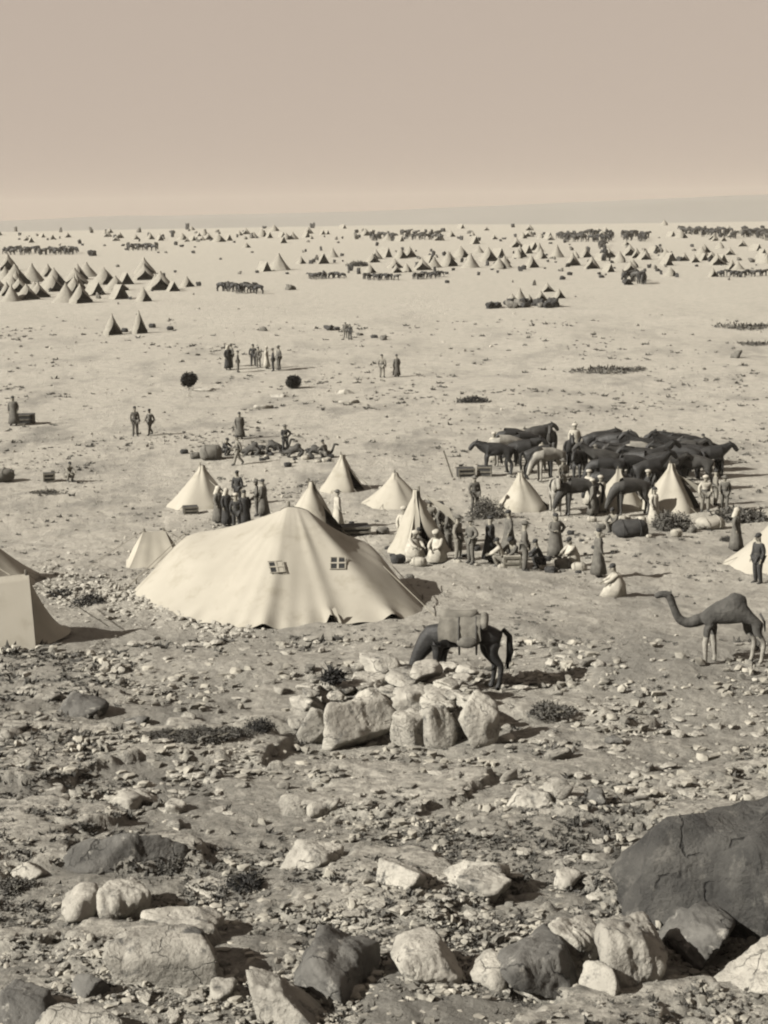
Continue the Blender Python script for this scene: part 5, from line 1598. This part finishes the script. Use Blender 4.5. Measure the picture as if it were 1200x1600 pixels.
for (x, y, w, lb_, gr_) in FH:
    p = P(x, max(y, 354)); q_ = link('stores_heap', gt.choice(heaps)); w_ = w / ppm(p)
    q_.location = p + Vector((0, 0, w_ * .2)); q_.scale = (w_ * gt.uniform(.5, 1), w_ * .8, w_ * gt.uniform(.7, 2.2)); q_.rotation_euler = (0, 0, gt.uniform(0, 6))
    tag(q_, lb_, 'heap', gr_)
for i in range(46):
    c_ = gt.uniform(-5, 1205)
    far_tent(c_, gt.gauss(371, 5), gt.uniform(7, 13), 'tiny tent on the skyline ridge of the far camp', GR, gt.choice(('cone', 'ridge', 'cone')), gt.uniform(-1.2, .6))
for i in range(44):
    far_tent(gt.uniform(560, 1200), gt.gauss(408, 12), gt.uniform(11, 20), 'small pale tent crowded in the far central camp', GC, gt.choice(('cone', 'ridge', 'cone_shut', 'cone')), gt.uniform(-1.2, .6))
for i in range(16):
    far_tent(gt.uniform(-5, 250), gt.gauss(452, 12), gt.uniform(20, 32), 'conical tent packed in the rows of the far left camp', GL, 'cone', gt.uniform(-.6, .3))
for (x, y, w, k) in FB:
    p = P(x, y); q_ = link('stores_heap', gt.choice(heaps)); w_ = w / ppm(p)
    q_.location = p + Vector((0, 0, w_ * .15)); q_.scale = (w_, w_, w_ * gt.uniform(.7, 1.3)); q_.rotation_euler = (0, 0, gt.uniform(0, 6))
    tag(q_, 'dark heap of stores lying in the far camp', 'heap', 'heaps of stores in the far camp')
for (x, y, h) in ((800, 474, 16), (826, 474, 18), (855, 456, 14), (873, 466, 10), (845, 470, 14), (812, 466, 16)):
    far_tent(x, y, h, 'little tent rising behind the dark stores right of centre', 'little tents at the dark stores', gt.choice(('cone', 'cone_shut')), gt.uniform(-.8, .2))
for i, (x, y, d) in enumerate(((940, 580, 90), (985, 578, 60), (1165, 512, 90), (1180, 538, 60), (560, 760, 30), (70, 770, 50))):
    bush(x, y, d, ('thin grey scrub line on the right side of the plain', 'thin scrub at the right end of the grey scrub line', 'dark scrub streak near the right edge of the plain', 'short scrub streak below the one near the right edge', 'little scrub patch right of the slit bell tent', 'flat scrub under the chest at the left')[i], 'scrub', .05, 80 + i, n=500, leaf=.08)

# ---------------------------------------------------------------- labels that count along a row
ORD = ('first second third fourth fifth sixth seventh eighth ninth tenth eleventh twelfth thirteenth fourteenth fifteenth sixteenth seventeenth eighteenth nineteenth '
       'twentieth').split()
TENS = {20: 'twenty', 30: 'thirty'}
def ordn(n):
    if n <= 20: return ORD[n - 1]
    if n > 99: return 'hundred-and-' + ordn(n - 100) if n > 100 else 'hundredth'
    t, u = divmod(n, 10)
    if u == 0: return ('twentieth', 'thirtieth', 'fortieth', 'fiftieth', 'sixtieth', 'seventieth', 'eightieth', 'ninetieth')[t - 2]
    return ('twenty', 'thirty', 'forty', 'fifty', 'sixty', 'seventy', 'eighty', 'ninety')[t - 2] + '-' + ORD[u - 1]
def pxy(p):
    v = RM.transposed() @ (Vector(p) - Vector((0, 0, CAMZ)))
    return 600 + F * v.x / -v.z, 800 - F * v.y / -v.z
def number_row(match, phrase, cut=None):
    L = [o for o in S.objects if o.parent is None and o.get('label') == match]
    L.sort(key=lambda o: pxy(o.location)[0])
    for i, o in enumerate(L): o['label'] = phrase % ordn(i + 1)
for lb in sorted({o['label'] for o in S.objects if o.name.startswith('far_horse') and 'label' in o}):
    number_row(lb, lb.replace('tiny dark horse in the', 'horse of the').replace('tiny animal in the', 'animal of the') + ', %s from the left')
number_row('conical tent packed in the rows of the far left camp', 'tent of the far left camp, %s counted from the left')
number_row('small pale tent crowded in the far central camp', 'small tent of the far central camp, %s counted from the left')
number_row('tiny tent on the skyline ridge of the far camp', 'tiny tent along the skyline, %s counted from the left')
number_row('small bundle heaped among the kneeling camels', 'small bundle among the kneeling camels, %s from the left')
number_row('dark heap of stores lying in the far camp', 'heap of stores in the far camp, %s counted from the left')
number_row('small bundle in the litter right of the tallest man', 'small bundle right of the tallest man, %s from the left')
number_row('small bundle below the right bell tents', 'small bundle below the right bell tents, %s from the left')
number_row('little tent rising behind the dark stores right of centre', 'little tent behind the dark stores right of centre, %s from left')
number_row('pale rubble stone packed inside the rough stone ring', 'rubble stone packed inside the stone ring, %s from the left')
number_row('MASS', 'dark horse packed deep in the crowded line, %s from the left')
for a_, b_ in (('dark pile on the skyline of the far camp', 'dark pile on the skyline, %s from the left'), ('dark pile among the far central tents', 'dark pile among the far central tents, %s from the left'), ('dark pile among the far left tents', 'dark pile among the far left tents, %s from the left'),
    ('small bundle strewn between the open tent and the litter', 'small bundle between the open tent and the litter, %s from left'), ('small bundle strewn behind the marquee roof', 'small bundle behind the marquee roof, %s from the left')):
    number_row(a_, b_)
# loose stones are told apart by the boulder they lie beside
marks = [((b[0][0] + b[0][2]) / 2, (b[0][1] + b[0][3]) / 2, ' '.join(b[1].split()[:7])) for b in BOULD] + [(610, 1120, 'rough stone ring'), (720, 1075, 'saddled dark horse'), (1135, 1030, 'standing camel')]
def trim(t):
    w = t.split()
    while w and w[-1] in ('with', 'on', 'of', 'the', 'at', 'in', 'and', 'to', 'near', 'its', 'a', 'under', 'behind', 'before', 'below', 'above', 'right', 'left', 'beside', 'from', 'front', 'top', 'lying', 'stone,', 'between', 'leaning', 'alone', 'bottom', 'white' if False else '_'): w.pop()
    return ' '.join(w)
seen = {}
for o in [o for o in S.objects if o.name.startswith('loose_stone') and o.parent is None]:
    x, y = pxy(o.location)
    mx_, my_, t = min(marks, key=lambda m: (m[0] - x) ** 2 + 2 * (m[1] - y) ** 2)
    dx, dy = x - mx_, y - my_
    side = ('right of' if dx > 0 else 'left of') if abs(dx) > abs(dy) * 1.3 else ('below' if dy > 0 else 'above')
    szn = 'small' if o.scale.x * ppm(o.location) < 20 else ('middling' if o.scale.x * ppm(o.location) < 28 else 'large')
    d = math.hypot(dx, dy)
    base_ = '%s loose stone %s %s the %s' % (szn, 'close' if d < 60 else ('just' if d < 90 else 'well'), side, trim(t)); seen.setdefault(base_, []).append(o)

for base_, L in seen.items():
    L.sort(key=lambda o: pxy(o.location)[0])
    for i, o in enumerate(L):
        o['label'] = base_ if len(L) == 1 else (ordn(i + 1) + ' ' + base_ if i < len(L) - 1 or len(L) > 2 else 'right-hand ' + base_)
